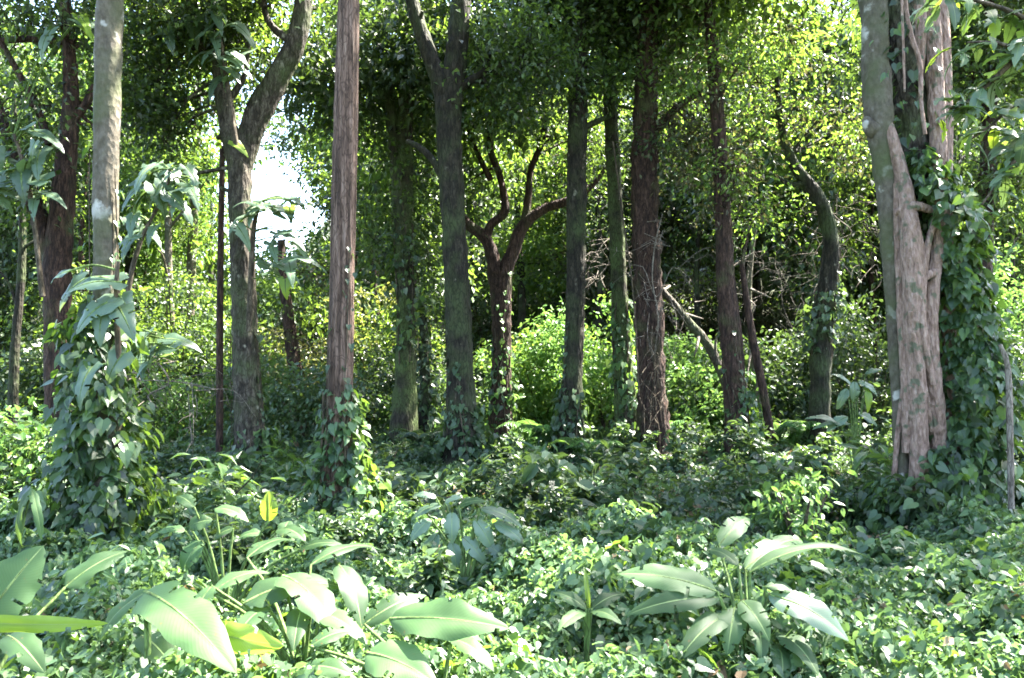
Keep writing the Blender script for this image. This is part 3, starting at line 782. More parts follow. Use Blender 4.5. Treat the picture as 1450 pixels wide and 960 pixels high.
def tangle(label, px, py, d, rx, rz, n, mat='pale_twig', hang=.5, name='dry_twig_tangle'):
    c = P(px, py, d)
    mb = MB()
    for k in range(n):
        a = c + (rng.uniform(-1, 1, 3)) * np.array([rx, rx * .7, rz])
        L = rng.uniform(.4, 1.3); dr = nrm(rng.normal(size=3) * np.array([1, .7, .6]) + np.array([0, 0, -hang]))
        b = a + dr * L * .5 + rng.normal(size=3) * .08; e = b + nrm(dr + rng.normal(size=3) * .4 + np.array([0, 0, -hang])) * L * .5
        tube(mb, spline([[*a, .008], [*b, .006], [*e, .002]], .15), 4, 0)
        for q in range(3):
            f = a + (e - a) * rng.uniform(.2, .9); g2 = f + nrm(rng.normal(size=3) + dr) * L * .3
            tube(mb, np.array([[*f, .007], [*((f + g2) / 2 + rng.normal(size=3) * .03), .005], [*g2, .002]]), 3, 0)
    ms = [c + np.array([rng.uniform(-.3, .3) * rx, rng.uniform(-.2, .2), z * rz * 1.1]) for z in (-1, -.5, 0, .5, 1)]
    tube(mb, spline([[*q, .014] for q in ms], .15), 5, 0)
    hs = [c + np.array([z * rx, rng.uniform(-.2, .2), rng.uniform(-.3, .3) * rz]) for z in (-1, -.5, 0, .5, 1)]
    tube(mb, spline([[*q, .010] for q in hs], .15), 5, 0)
    o = mb.build(name, [M[mat]], None, origin=c); o.location = c
    return tag(o, label, 'dead twigs')


tangle('pale dry twigs caught round the ragged reddish trunk', 930, 400, 17.5, .6, 1.3, 26)
tangle('hanging dry roots down the lower half of the ragged reddish trunk', 925, 530, 17.5, .28, .9, 24, hang=2.0, mat='twig')
tangle('grey dead brush between the rusty and bowed trunks', 1105, 400, 20, 1.0, 1.0, 50, mat='grey')
tangle('dry brown brush high behind the bowed trunk', 1190, 330, 20, .9, .9, 50, mat='twig')
tangle('grey twigs caught above the leaning pale dead trunk', 860, 370, 21, .6, .6, 30)
tangle('dry pale brush low behind the slender pale tree', 215, 545, 15, 1.2, .35, 26)

# ------------------------------------------------------------------ broad-leaved plants
def blade(mb, base, tip, width, normal, arch=.12, fold=.18, wave=.06, nu=10, nv=26, lobed=False, petiole=None, prof='oval', mat=0, smat=1, rev=False):
    base = np.asarray(base, float); tip = np.asarray(tip, float); nrmv = np.asarray(normal, float)
    ax = tip - base; L = np.linalg.norm(ax); y = ax / L
    x = np.cross(y, nrmv); x /= np.linalg.norm(x); z = np.cross(x, y)
    v = np.linspace(0, 1, nv)[:, None]; u = np.linspace(-1, 1, nu + 1)[None]
    if prof == 'oval': w = np.sin(np.pi * np.clip(v, 0, 1) ** .75) ** .75
    elif prof == 'long': w = np.minimum(1, (v * 7)) ** .6 * np.clip((1 - v) * 2.6, 0, 1) ** .65
    else: w = np.clip(1 - v, 0, 1) ** .75 * np.clip(v * 8 + .35, 0, 1)   # arrow / heart
    ph = rng.uniform(0, 6.28, 4)
    if lobed: w = w * (.62 + .38 * np.abs(np.cos(v * 15 + .4)) ** .5)
    edge = 1 + .04 * np.sin(v * 31 + ph[0])
    bend = 4 * arch * L * v * (1 - v) - arch * L * .8 * v ** 3
    X = u * w * edge * width / 2
    Yc = v * L + 0 * u
    if prof == 'heart': Yc = Yc - (np.abs(u) ** 1.5) * .16 * L * (1 - v) ** 3
    Zc = bend + fold * np.abs(u) * w * width / 2 + wave * width * np.sin(v * 11 + ph[1] + np.sign(u) * 1.2) * np.abs(u) ** 2 * w - .10 * width * np.abs(u) ** 2.5 * w
    pts = base + X[..., None] * x + Yc[..., None] * y + Zc[..., None] * z
    i = (np.arange(nv - 1)[:, None] * (nu + 1) + np.arange(nu)[None]).ravel()
    f = np.stack([i, i + 1, i + nu + 2, i + nu + 1], 1)
    uv = np.stack([np.broadcast_to((u + 1) / 2, pts.shape[:2]), np.broadcast_to(v, pts.shape[:2])], -1).reshape(-1, 2)
    col_ = np.tile(np.arange(nu), nv - 1); row_ = np.repeat(np.arange(nv - 1), nu)
    keepf = np.ones(len(f), bool)
    for _ in range(int(rng.integers(2, 7))):
        r0 = int(rng.integers(3, nv - 2)); sd = int(rng.integers(2)); dp = int(rng.integers(1, max(2, nu // 2 - 1)))
        keepf &= ~((row_ == r0) & ((col_ < dp) if sd else (col_ >= nu - dp)))
    f = f[keepf]
    mb.add(pts.reshape(-1, 3), f, mat, uv)
    # midrib on the underside
    mr = base + v * L * y + (bend - .004) * z
    rr = (.008 * (1 - v) + .002) * max(.5, width / .2)
    tube(mb, np.hstack([mr, rr]), 5, smat)
    if petiole is not None:
        a = np.asarray(petiole, float)
        m = (a + base) / 2 + np.array([0, 0, .12]) * np.linalg.norm(base - a)
        tube(mb, spline([[*a, .014], [*m, .011], [*base, .008]], .06), 6, smat)


def leaf_plant(name, label, base_px, d, leaves, cat='plant', mat='broad', group=None):
    """leaves: dict rows b=(px,py,dd) t=(px,py,dd) w=width px n=normal, optional mat/prof/..."""
    b = P(base_px[0], base_px[1], d); b = np.array([b[0], b[1], gz(b[0], b[1])])
    root = thing(name, label, cat, b, group)
    for lf in leaves:
        bb = P(lf['b'][0], lf['b'][1], d + lf['b'][2]); tt = P(lf['t'][0], lf['t'][1], d + lf['t'][2])
        mb = MB()
        blade(mb, bb, tt, pxm(lf['w'], d), lf.get('n', (0, -.5, 1)), arch=lf.get('arch', .10), fold=lf.get('fold', .2), wave=lf.get('wave', .06),
              petiole=lf.get('pet', b + np.array([0, 0, .05])), prof=lf.get('prof', 'oval'), lobed=lf.get('lobed', False), nv=lf.get('nv', 30))
        o = mb.build('leaf', [M[lf.get('mat', mat)], M['stalk']], root, smooth=True, origin=b)
        if 'label' in lf: o['label'] = lf['label']
    return root


def L_(b, t, w, n=(0, -.5, 1), **k):
    b = b if len(b) == 3 else (*b, 0); t = t if len(t) == 3 else (*t, 0)
    return dict(b=b, t=t, w=w, n=n, **k)


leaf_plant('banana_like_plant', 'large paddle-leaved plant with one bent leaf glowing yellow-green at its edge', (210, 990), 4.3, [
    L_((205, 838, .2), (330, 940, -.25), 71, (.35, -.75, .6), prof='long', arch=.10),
    L_((283, 893, .0), (400, 915, -.1), 39, (-.45, -.9, .25), prof='long', mat='broad_yellow_backlit', arch=.03, fold=.1, label='backlit yellow-green leaf'),
    L_((212, 836, .2), (135, 905, .1), 34, (-.5, -.6, .7), prof='long'),
    L_((200, 900, .3), (255, 955, 0), 39, (.2, -.6, .7), prof='long'),
], mat='broad')
leaf_plant('banana_like_plant', 'paddle-leaved plant at the frame edge with an upright blade and a flat yellow-green one', (-60, 1000), 4.4, [
    L_((-30, 890, 0), (60, 772, .2), 72, (.15, -1, .35), prof='long', arch=.05, fold=.12),
    L_((-60, 880, -.3), (152, 884, -.15), 22, (-.3, -1, .12), prof='long', mat='broad_yellow_backlit', arch=.05, fold=.15, label='flat yellow-green leaf seen edge on'),
    L_((92, 832, .5), (178, 777, .7), 39, (-.3, -.9, .55), prof='long', arch=.08),
    L_((10, 900, .2), (60, 945, -.1), 42, (0, -.6, 1), prof='long'),
], mat='broad')
leaf_plant('broad_leaf_plant', 'sun-bleached broad-leaved plant in the brightest patch of sunlight', (430, 930), 5.1, [
    L_((345, 855, 0), (482, 822, .2), 62, (.1, -.25, 1), prof='long'), L_((400, 815, .1), (478, 892, -.3), 52, (.4, -.55, .8), prof='long'),
    L_((480, 800, .3), (515, 885, 0), 44, (.5, -.6, .6)), L_((300, 840, .2), (380, 805, .4), 37, (-.2, -.3, 1), prof='long'),
    L_((440, 800, .4), (540, 770, .8), 29, (0, -.3, 1)), L_((300, 830, .1), (275, 880, -.1), 34, (-.3, -.6, .8)),
    L_((350, 790, .6), (420, 760, 1.0), 34, (0, -.2, 1)), L_((380, 860, 0), (330, 905, -.3), 37, (-.2, -.5, 1)),
    L_((440, 870, -.1), (520, 905, -.4), 37, (.2, -.4, 1)), L_((430, 860, 0), (415, 915, -.4), 34, (0, -.5, 1)),
], mat='broad')
leaf_plant('round_leaf_plant', 'plant of rounded leaves on tall stalks with one upright leaf glowing lime', (320, 860), 6.4, [
    L_((380, 738), (381, 695), 25, (.1, -1, .1), mat='broad_yellow_backlit', fold=.05, arch=.02, label='upright leaf lit through, lime green'),
    L_((275, 718), (250, 700, .1), 22, (0, -.6, 1)), L_((305, 720), (352, 735, -.1), 24, (.2, -.5, 1)), L_((268, 745), (300, 735), 25, (0, -1, .6)),
    L_((262, 752), (222, 752), 20, (-.1, -.4, 1)), L_((285, 765), (255, 812, -.1), 29, (-.2, -1, .2)), L_((330, 748), (300, 765), 18, (0, -.6, 1)),
    L_((395, 750), (432, 762, -.2), 30, (.2, -.5, 1)), L_((370, 755), (335, 762), 20, (0, -.5, 1)), L_((425, 778), (485, 768), 22, (.1, -.4, 1)),
    L_((400, 760), (410, 735, .2), 22, (0, -.5, 1)),
], mat='broad')
leaf_plant('broad_leaf_plant', 'plant with one very broad wavy pale leaf lying toward the viewer', (620, 1000), 4.4, [
    L_((552, 876, .1), (720, 886, -.1), 64, (.05, -.75, .8), wave=.10, arch=.05), L_((516, 884, .3), (604, 838, .5), 37, (-.1, -.8, .8)),
    L_((520, 925, 0), (618, 965, -.2), 66, (.1, -.7, .8)), L_((640, 905, .1), (700, 945, -.1), 34, (.3, -.5, .9)),
    L_((440, 915, .2), (500, 890, .3), 30, (0, -.5, 1)), L_((430, 945, 0), (505, 955, -.1), 32, (0, -.6, 1)),
], mat='broad')
leaf_plant('grey_leaf_shrub', 'grey-green shrub of drooping oval leaves in the shade by the reddish trunk', (660, 830), 7.4, [
    L_((618, 705), (585, 700), 15, (0, -.5, 1)), L_((625, 715), (580, 735), 18), L_((630, 712), (655, 702), 13), L_((650, 716), (690, 708), 17, mat='broad'),
    L_((610, 735), (580, 765, -.1), 20, (-.3, -.9, .4)), L_((640, 725), (640, 770, -.1), 22, (0, -1, .3)), L_((680, 720), (742, 745), 22, (.2, -.6, 1)), L_((672, 735), (700, 782), 24, (.3, -.9, .4)),
    L_((700, 740), (745, 770), 22, (.3, -.7, .6)), L_((620, 755), (600, 800), 22, (-.2, -.9, .4)), L_((655, 760), (690, 800), 22, (.2, -.9, .5)), L_((640, 765), (648, 810), 20, (0, -.9, .5)),
    L_((690, 770), (725, 805), 20, (.2, -.8, .6)),
], mat='grey_leaf')
leaf_plant('broad_leaf_plant', 'spreading broad-leaved plant with long pointed leaves, rising from the ivy on its own', (1060, 960), 5.0, [
    L_((1015, 838, 0), (876, 808, .1), 52, (-.1, -.55, .9), arch=.06), L_((1020, 846, 0), (888, 866, -.1), 34, (0, -.7, .6)),
    L_((1088, 842, 0), (1205, 902, -.2), 50, (.25, -.75, .75), mat='grey_leaf'), L_((1062, 810, .1), (1225, 774, .2), 37, (.05, -.1, 1), mat='broad', fold=.35),
    L_((1055, 806, .2), (1140, 758, .6), 39, (-.1, -.7, .9)), L_((1018, 772, .4), (1062, 728, .7), 34, (-.3, -.9, .4)),
    L_((1050, 850), (1090, 905, -.2), 37, (.1, -.9, .5)), L_((1040, 860), (1030, 925, -.2), 39, (-.2, -.9, .5)), L_((1070, 880), (1080, 935, -.2), 30, (.2, -.9, .6)),
    L_((1100, 895), (1160, 950, -.3), 37, (.3, -.8, .6)), L_((1030, 870), (960, 930, -.3), 37, (-.3, -.7, .7)), L_((1045, 800, .1), (1000, 775, .3), 24, (0, -.5, 1)),
    L_((1085, 830), (1130, 838), 20), L_((1100, 910), (1110, 965, -.3), 34, (.1, -.8, .6)),
], mat='broad')
leaf_plant('broad_leaf_plant', 'small low plant with a rolled pale spear leaf standing up', (830, 900), 5.4, [
    L_((834, 862), (827, 800, .1), 8, (0, -1, .2), fold=.6, mat='broad_yellow_backlit', label='rolled pale spear leaf'), L_((838, 862), (885, 838, .1), 22, (.1, -.5, 1)), L_((830, 862), (782, 836, .1), 20, (-.1, -.5, 1)),
    L_((836, 866), (880, 880, -.2), 22, (.1, -.5, 1)), L_((828, 866), (790, 890, -.2), 22, (-.1, -.6, 1)),
], mat='broad')
leaf_plant('broad_leaf_plant', 'dark broad-leaved plant with one hanging yellow leaf, at the foot of the bowed trunk', (1212, 650), 14, [
    L_((1205, 545), (1178, 528), 10, (-.1, -.6, 1)), L_((1210, 540), (1208, 570), 15, (0, -1, .3)), L_((1215, 540), (1245, 560), 15, (.2, -.7, .8)), L_((1226, 545), (1230, 585, -.1), 12, (.2, -1, .2), mat='broad_yellow_backlit', label='hanging yellow leaf'),
    L_((1200, 550), (1185, 580), 13, (-.2, -.9, .4)), L_((1215, 585), (1245, 605), 17, (.2, -.7, .8)), L_((1200, 590), (1170, 610), 17, (-.2, -.7, .8)), L_((1205, 600), (1150, 605), 13), L_((1190, 600), (1140, 590), 15),
    L_((1225, 530), (1250, 522), 12),
], mat='grey_leaf')
leaf_plant('dry_leaf_plant', 'lone pale drooping blade standing beside the vine of the slender pale tree', (20, 830), 7.5, [
    L_((45, 690), (25, 775, -.1), 20, (-.6, -.8, .1), mat='shrub_yellow' if False else 'broad', prof='long'),
    L_((45, 692), (60, 765, -.1), 12, (.6, -.8, .1), prof='long')], mat='broad')


def big_leaf_climber(name, label, stem_px, d, leaves, mat='grey_leaf', cat='climber'):
    s = spline(px_path(stem_px, d), .1); b = s[0, :3].copy()
    root = thing(name, label, cat, b)
    mb = MB(); tube(mb, s, 8, 0, rough=.04); mb.build('stem', [M['twig']], root, smooth=True, origin=b)
    for lf in leaves:
        bb = P(lf['b'][0], lf['b'][1], d + lf['b'][2]); tt = P(lf['t'][0], lf['t'][1], d + lf['t'][2])
        k = int(np.argmin(np.linalg.norm(s[:, :3] - bb, axis=1)))
        mb = MB(); blade(mb, bb, tt, pxm(lf['w'], d), lf['n'], arch=lf.get('arch', .1), fold=.15, petiole=s[k, :3], prof=lf.get('prof', 'heart'), lobed=lf.get('lobed', False), nv=26)
        mb.build('leaf', [M[lf.get('mat', mat)], M['stalk']], root, smooth=True, origin=b)
    return root


def rnd_leaves(n, cx, cy, rx, ry, length, wr=.55, down=.6, lobed=False, mats=('grey_leaf',), seed=0):
    g = np.random.default_rng(seed); out = []
    for k in range(n):
        bx, by = cx + g.uniform(-1, 1) * rx, cy + g.uniform(-1, 1) * ry
        a = g.uniform(0, 6.28); l = length * g.uniform(.7, 1.2)
        tx = bx + math.cos(a) * l; ty = by + abs(math.sin(a)) * l * .5 + down * l * .5
        out.append(L_((bx, by, g.uniform(-.3, .3)), (tx, ty, g.uniform(-.4, .3)), l * wr * 1.15, (math.cos(a) * .5, -.6, .8), lobed=lobed, mat=mats[int(g.integers(len(mats)))]))
    return out


big_leaf_climber('large_leaf_climber', 'climber with huge grey-green leaves high on the slender pale trunk above its vine', [(170, 520, 8), (166, 470, 8), (165, 400, 7), (168, 370, 5)], 8.25,
                 [L_((170, 400), (90, 412, -.1), 56, (-.1, -.7, .9)), L_((160, 425), (105, 470, -.2), 60, (-.3, -.8, .5)), L_((165, 430), (190, 480, -.2), 50, (.3, -.8, .5)), L_((150, 430), (140, 490, -.2), 46, (0, -1, .4)),
                  L_((120, 395), (80, 440), 40, (-.4, -.8, .5)), L_((175, 500), (150, 545), 44, (0, -1, .4)), L_((130, 520), (110, 580, -.2), 40, (-.3, -.9, .4)), L_((170, 420), (185, 445), 40, (.3, -.9, .4)), L_((95, 385), (70, 400), 34, (0, -.5, 1))])
big_leaf_climber('umbrella_leaf_sapling', 'thin dark sapling beside the slender pale tree carrying big lobed silvery leaves', [(178, 600, 10), (178, 500, 9), (182, 410, 8), (200, 340, 6), (235, 270, 5), (240, 240, 4)], 10.2,
                 rnd_leaves(18, 238, 255, 38, 22, 50, .6, .7, True, seed=1) + rnd_leaves(8, 205, 320, 24, 18, 40, .55, .7, True, seed=2) + rnd_leaves(11, 222, 490, 32, 24, 44, .55, .6, False, seed=3), cat='sapling')
big_leaf_climber('large_leaf_climber', 'climber on the Y tree whose upper leaves catch silver light', [(352, 470, 8), (356, 380, 8), (360, 320, 7), (368, 285, 5)], 14.4,
                 rnd_leaves(16, 388, 290, 38, 14, 36, .5, .3, False, seed=4) + rnd_leaves(10, 398, 352, 30, 24, 36, .55, .7, False, seed=5) + [L_((420, 365), (465, 385), 22, (.2, -.5, 1)), L_((404, 395), (406, 425), 22, (0, -1, .1), mat='broad_yellow_backlit')] + rnd_leaves(3, 345, 310, 10, 10, 40, .5, .8, seed=6))
big_leaf_climber('large_leaf_climber', 'climber with hanging grey leaves up in the crotch of the Y tree', [(335, 210, 8), (322, 120, 7), (312, 60, 6), (300, 10, 5), (290, -40, 4)], 14.3,
                 rnd_leaves(20, 290, 25, 56, 28, 42, .55, .8, seed=7) + rnd_leaves(14, 325, 88, 34, 22, 40, .55, .5, seed=8) + [L_((330, 200), (352, 222), 18, (0, -.8, .6), mat='broad_yellow_backlit')])
big_leaf_climber('large_leaf_climber', 'dark climber on the twin-stemmed brown tree, big leaves hanging over its lower stem', [(60, 420, 8), (50, 330, 7), (38, 250, 7), (20, 190, 5)], 12.6,
                 rnd_leaves(24, 26, 230, 40, 52, 44, .6, .7, seed=9) + rnd_leaves(4, 90, 30, 24, 12, 50, .5, .7, mats=('broad_yellow_backlit', 'grey_leaf'), seed=10))
# boughs with long leaves reaching in from the tree beside the frame
def make_bough(label, paths, d, cap):
    ss = [spline(px_path(p, d), .1) for p in paths]; o0 = ss[0][0, :3]
    root = thing('leafy_bough', label, 'bough', o0); cnt = 0
    spots = []
    for s in ss:
        mb = MB(); tube(mb, s, 7, 0, rough=.05); mb.build('branch', [M['twig']], root, smooth=True, origin=o0)
        spots += [s[k, :3] for k in range(3, len(s))]
    for k in range(cap):
        a = spots[int(rng.integers(len(spots)))] + rng.normal(size=3) * .05; side = rng.normal(size=3); side[2] = -abs(side[2]) * .6 - .15
        l = rng.uniform(.2, .38); mb = MB()
        blade(mb, a, a + nrm(side) * l, l * .34, (rng.normal() * .4, -.5, 1), arch=.1, nv=12, nu=4)
        mb.build('leaf', [M['broad_yellow_backlit' if rng.uniform() < .14 else ('grey_leaf' if rng.uniform() < .6 else 'broad')], M['stalk']], root, smooth=True, origin=o0)


make_bough('upper bough of long glossy leaves hanging into view beyond the giant fig', [[(1560, 20, 16), (1480, 50, 12), (1420, 100, 8), (1375, 140, 5), (1345, 155, 3)], [(1480, 50, 9), (1440, 20, 7), (1380, 0, 5), (1330, -10, 3)], [(1500, 60, 9), (1450, 70, 7), (1410, 60, 5), (1370, 60, 3)]], 7.2, 95)
make_bough('lower bough of long glossy leaves drooping beside the giant fig', [[(1560, 120, 14), (1490, 160, 10), (1450, 210, 8), (1420, 250, 5), (1390, 290, 3)], [(1500, 150, 8), (1440, 150, 6), (1400, 180, 4), (1370, 200, 3)], [(1500, 170, 8), (1470, 260, 6), (1450, 330, 4)]], 7.6, 85)

# ------------------------------------------------------------------ shrubs and ferns standing on their own
def bush(name, label, px, d, w, h, nclump, mats, size=.12, nper=60, spread=.28, group=None, tpl=T_OVAL):
    x = P(px, 500, d)[0]; b = np.array([x, d, gz(x, d)])
    root = thing(name, label, 'shrub', b, group)
    mb = MB(); anchors = []
    for k in range(6):
        a = rng.uniform(0, 6.28); e = b + np.array([math.cos(a) * w * .35, math.sin(a) * w * .35, h * rng.uniform(.6, .9)])
        s = spline([[*b, .03], [*((b + e) / 2 + np.array([0, 0, .1])), .02], [*e, .008]], .15); tube(mb, s, 5, 0); anchors.append(s)
    mb.build('stem', [M['twig']], root, smooth=True, origin=b)
    mb = MB()
    pts = in_blob(nclump, b + np.array([0, 0, h * .52]), (w / 2, w / 2, h * .5), 3)
    wsel = rng.integers(len(mats), size=len(pts))
    for mi in range(len(mats)):
        s = pts[wsel == mi]
        if len(s): clump_leaves(mb, s, nper, spread, size, tpl, mi, do_carve=True)
    mb.build('foliage', [M[q] for q in mats], root, origin=b)
    return root


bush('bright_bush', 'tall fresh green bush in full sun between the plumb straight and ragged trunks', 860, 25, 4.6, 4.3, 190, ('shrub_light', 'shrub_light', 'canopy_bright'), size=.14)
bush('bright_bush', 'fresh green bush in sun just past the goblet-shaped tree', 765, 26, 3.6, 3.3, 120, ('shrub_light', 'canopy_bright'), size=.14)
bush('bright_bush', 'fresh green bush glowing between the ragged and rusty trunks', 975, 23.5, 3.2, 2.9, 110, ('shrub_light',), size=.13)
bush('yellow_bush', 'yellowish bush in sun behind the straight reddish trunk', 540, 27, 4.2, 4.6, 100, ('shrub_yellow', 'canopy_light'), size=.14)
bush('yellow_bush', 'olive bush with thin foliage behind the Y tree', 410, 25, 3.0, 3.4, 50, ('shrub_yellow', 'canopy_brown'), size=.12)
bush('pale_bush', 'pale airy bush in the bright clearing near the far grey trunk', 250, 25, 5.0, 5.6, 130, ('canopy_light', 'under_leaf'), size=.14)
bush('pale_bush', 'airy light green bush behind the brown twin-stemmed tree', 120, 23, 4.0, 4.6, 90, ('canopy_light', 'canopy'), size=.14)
bush('sunlit_shrub', 'little sunlit lime shrub in the ivy below the rusty trunk', 1130, 8.2, .75, .95, 24, ('shrub_light', 'ground_leaf'), size=.10, nper=26, spread=.13)
bush('dark_bush', 'dark rounded bush at the edge behind the vine of the slender pale tree', 20, 11.5, 2.2, 1.2, 50, ('under_leaf', 'shrub_light'), size=.12)
bush('dark_bush', 'dark bush behind the bowed trunk', 1230, 21, 3.6, 3.6, 90, ('under_leaf', 'canopy'), size=.14)
bush('dark_bush', 'dark bush filling the gap between the rusty and bowed trunks', 1105, 22, 3.0, 2.9, 70, ('under_leaf', 'canopy'), size=.14)
bush('dark_bush', 'dark bush in the shade behind the mossy trunk', 590, 23.5, 3.0, 2.8, 70, ('under_leaf', 'canopy'), size=.14)
bush('dark_bush', 'dark bush beyond the ivy curtain of the giant fig', 1425, 14.5, 3.0, 2.6, 80, ('under_leaf', 'canopy'), size=.13)
bush('lime_bush', 'lime bush in sunlight beyond the giant fig', 1425, 19, 2.4, 4.6, 60, ('shrub_light',), size=.14)
bush('dark_bush', 'dark bush to the far side of the straight reddish trunk', 440, 21, 2.6, 2.0, 50, ('under_leaf',), size=.14)


def fern(label, px, d, n, length, mat='shrub_light', group=None):
    x = P(px, 600, d)[0]; b = np.array([x, d, gz(x, d) + .25])
    root = thing('fern', label, 'fern', b, group)
    for k in range(n):
        a = k / n * 6.28 + rng.uniform(-.3, .3); l = length * rng.uniform(.8, 1.15)
        t = np.linspace(0, 1, 16)
        dirh = np.array([math.cos(a), math.sin(a), 0])
        pts = b + dirh * (t[:, None] * l * .75) + np.array([0, 0, 1]) * ((1.25 * t - .95 * t ** 2)[:, None] * l)
        mb = MB(); tube(mb, np.hstack([pts, (.010 * (1 - t) + .002)[:, None]]), 4, 1)
        tt = np.linspace(.12, .98, 30); c = np.stack([np.interp(tt, t, pts[:, q]) for q in range(3)], 1)
        sd = np.cross(dirh, [0, 0, 1])
        for sgn in (-1, 1):
            scatter(mb, T_LANCE, c, sgn * sd + dirh * .35 + np.array([0, 0, -.25]) + rng.normal(size=(30, 3)) * .08, np.array([0, 0, 1.0]) + dirh * .3 + rng.normal(size=(30, 3)) * .1, l * .30 * (1 - tt) ** .6 + .02, 0)
        mb.build('frond', [M[mat], M['stalk']], root, origin=b)
    return root


fern('sunlit fern in front of the goblet-shaped tree', 765, 18.5, 11, 1.15)
fern('fern clump near the foot of the plumb straight trunk', 835, 17, 10, .9)
fern('fern at the foot of the bright bush between trunks', 930, 20, 10, 1.0, 'shrub_light')
fern('fern between the rusty and bowed trunks', 1105, 18, 11, 1.2, 'shrub_light')
fern('fern in shade near the mossy trunk', 600, 18, 9, 1.0, 'under_leaf')

# ------------------------------------------------------------------ forest behind: individual trees, copied from a few
def hill_tree(h, r, n, leafmats, size, bark='dark'):
    root = thing('background_tree', '', 'tree', (0, 0, 0))
    sp = spline([[0, 0, -.6, .2], [.1, 0, h * .3, .16], [-.1, .1, h * .65, .12], [0, 0, h * .92, .04]], .4)
    mb = MB(); tube(mb, sp, 8, 0, rough=.05, flute=.05); mb.build('trunk', [M[bark]], root, smooth=True)
    bl = [((rng.normal() * r * .35, rng.normal() * r * .35, h * z), (r * k, r * k, h * .17), int(n * k)) for z, k in ((.45, .8), (.62, 1.0), (.78, .85), (.93, .55))]
    make_crown(root, sp[2:], bl, leafmats, size=size, nper=72, spread=.38, bark=M[bark], do_carve=False)
    return root


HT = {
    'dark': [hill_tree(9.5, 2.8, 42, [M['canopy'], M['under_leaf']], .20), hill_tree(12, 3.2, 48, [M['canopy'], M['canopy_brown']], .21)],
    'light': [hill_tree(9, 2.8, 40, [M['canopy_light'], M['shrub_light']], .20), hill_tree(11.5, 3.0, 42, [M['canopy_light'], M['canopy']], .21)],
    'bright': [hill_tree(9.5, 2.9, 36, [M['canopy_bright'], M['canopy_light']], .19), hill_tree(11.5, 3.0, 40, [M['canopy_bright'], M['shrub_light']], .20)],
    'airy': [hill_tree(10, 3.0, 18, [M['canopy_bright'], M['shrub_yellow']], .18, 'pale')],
}
HL = {'dark': 'dark leafy tree of the dense wood behind the named trunks', 'bright': 'bright sunlit tree rising at the back of the wood', 'light': 'mid green tree of the wood behind the named trunks',
      'airy': 'thin airy tree of the bright clearing behind the Y tree'}
HG = {'dark': 'dark trees of the wood behind', 'bright': 'bright sunlit trees at the back of the wood', 'light': 'mid green trees of the wood behind', 'airy': 'airy trees of the bright clearing'}
used = {}


def put_tree(kind, x, y, s=1.0):
    src = HT[kind][int(rng.integers(len(HT[kind])))]
    if src.name not in used: used[src.name] = 1; o = src
    else: o = copy_tree(src)
    o.location = (x, y, gz(x, y)); o.rotation_euler = (0, 0, rng.uniform(0, 6.28)); o.scale = (s, s, s * rng.uniform(.9, 1.15))
    tag(o, HL[kind], 'tree', HG[kind])


rows = [(25, 9), (29, 10), (33.5, 11), (38, 12), (44, 13), (51, 14)]
for y0, n in rows:
    half = .66 * y0
    for k in range(n):
        x = -half + (k + .5 + rng.uniform(-.3, .3)) * 2 * half / n; y = y0 + rng.uniform(-1.6, 1.6)
        a = x / y; px = W0 / 2 + a * F
        c_ = np.array([x, y, gz(x, y) + 6.5]); shut = False
        for tc, tr_ in OPEN:
            if tc[1] < 18: continue
            w = c_ - tc; al = w @ SUN
            if al > 2 and np.linalg.norm(w - al * SUN) < tr_ * .6 + 2.0: shut = True
        if shut and y0 < 36: continue
        if y0 < 27 and 620 < px < 830: continue
        u_ = rng.uniform()
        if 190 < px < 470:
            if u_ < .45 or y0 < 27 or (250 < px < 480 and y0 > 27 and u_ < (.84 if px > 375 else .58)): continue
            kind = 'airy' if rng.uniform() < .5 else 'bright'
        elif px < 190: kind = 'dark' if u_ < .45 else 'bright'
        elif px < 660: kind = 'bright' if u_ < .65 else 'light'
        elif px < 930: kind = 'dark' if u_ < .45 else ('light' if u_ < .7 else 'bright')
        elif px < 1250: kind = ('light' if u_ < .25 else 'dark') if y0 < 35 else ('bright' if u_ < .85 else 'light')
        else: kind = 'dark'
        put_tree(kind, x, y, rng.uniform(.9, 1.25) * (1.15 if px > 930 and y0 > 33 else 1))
def slim(bark, mats):
    root = thing('slim_tree', '', 'tree', (0, 0, 0)); h = rng.uniform(10, 12.5)
    sp = spline([[0, 0, -.5, .15], [rng.normal() * .2, 0, h * .25, .12], [rng.normal() * .3, .1, h * .55, .10], [rng.normal() * .4, 0, h * .95, .03]], .3)
    mb = MB(); tube(mb, sp, 9, 0, rough=.05, flute=.05); mb.build('trunk', [M[bark]], root, smooth=True)
    for k in range(3):
        a = sp[int(len(sp) * (.42 + .13 * k)), :]; e = a[:3] + np.array([rng.normal() * 1.2, rng.normal() * 1.2, rng.uniform(.8, 1.6)])
        mb = MB(); tube(mb, spline([[*a[:3], .05], [*((a[:3] + e) / 2 + rng.normal(size=3) * .15), .035], [*e, .012]], .15), 6, 0, rough=.05); mb.build('branch', [M[bark]], root, smooth=True)
    make_crown(root, sp[len(sp) // 2:], [((0, 0, h * .72), (1.6, 1.6, 1.3), 12), ((0, 0, h * .95), (2.0, 2.0, 1.2), 18)], mats, size=.18, nper=50, spread=.5, bark=M[bark], do_carve=False)
    return root


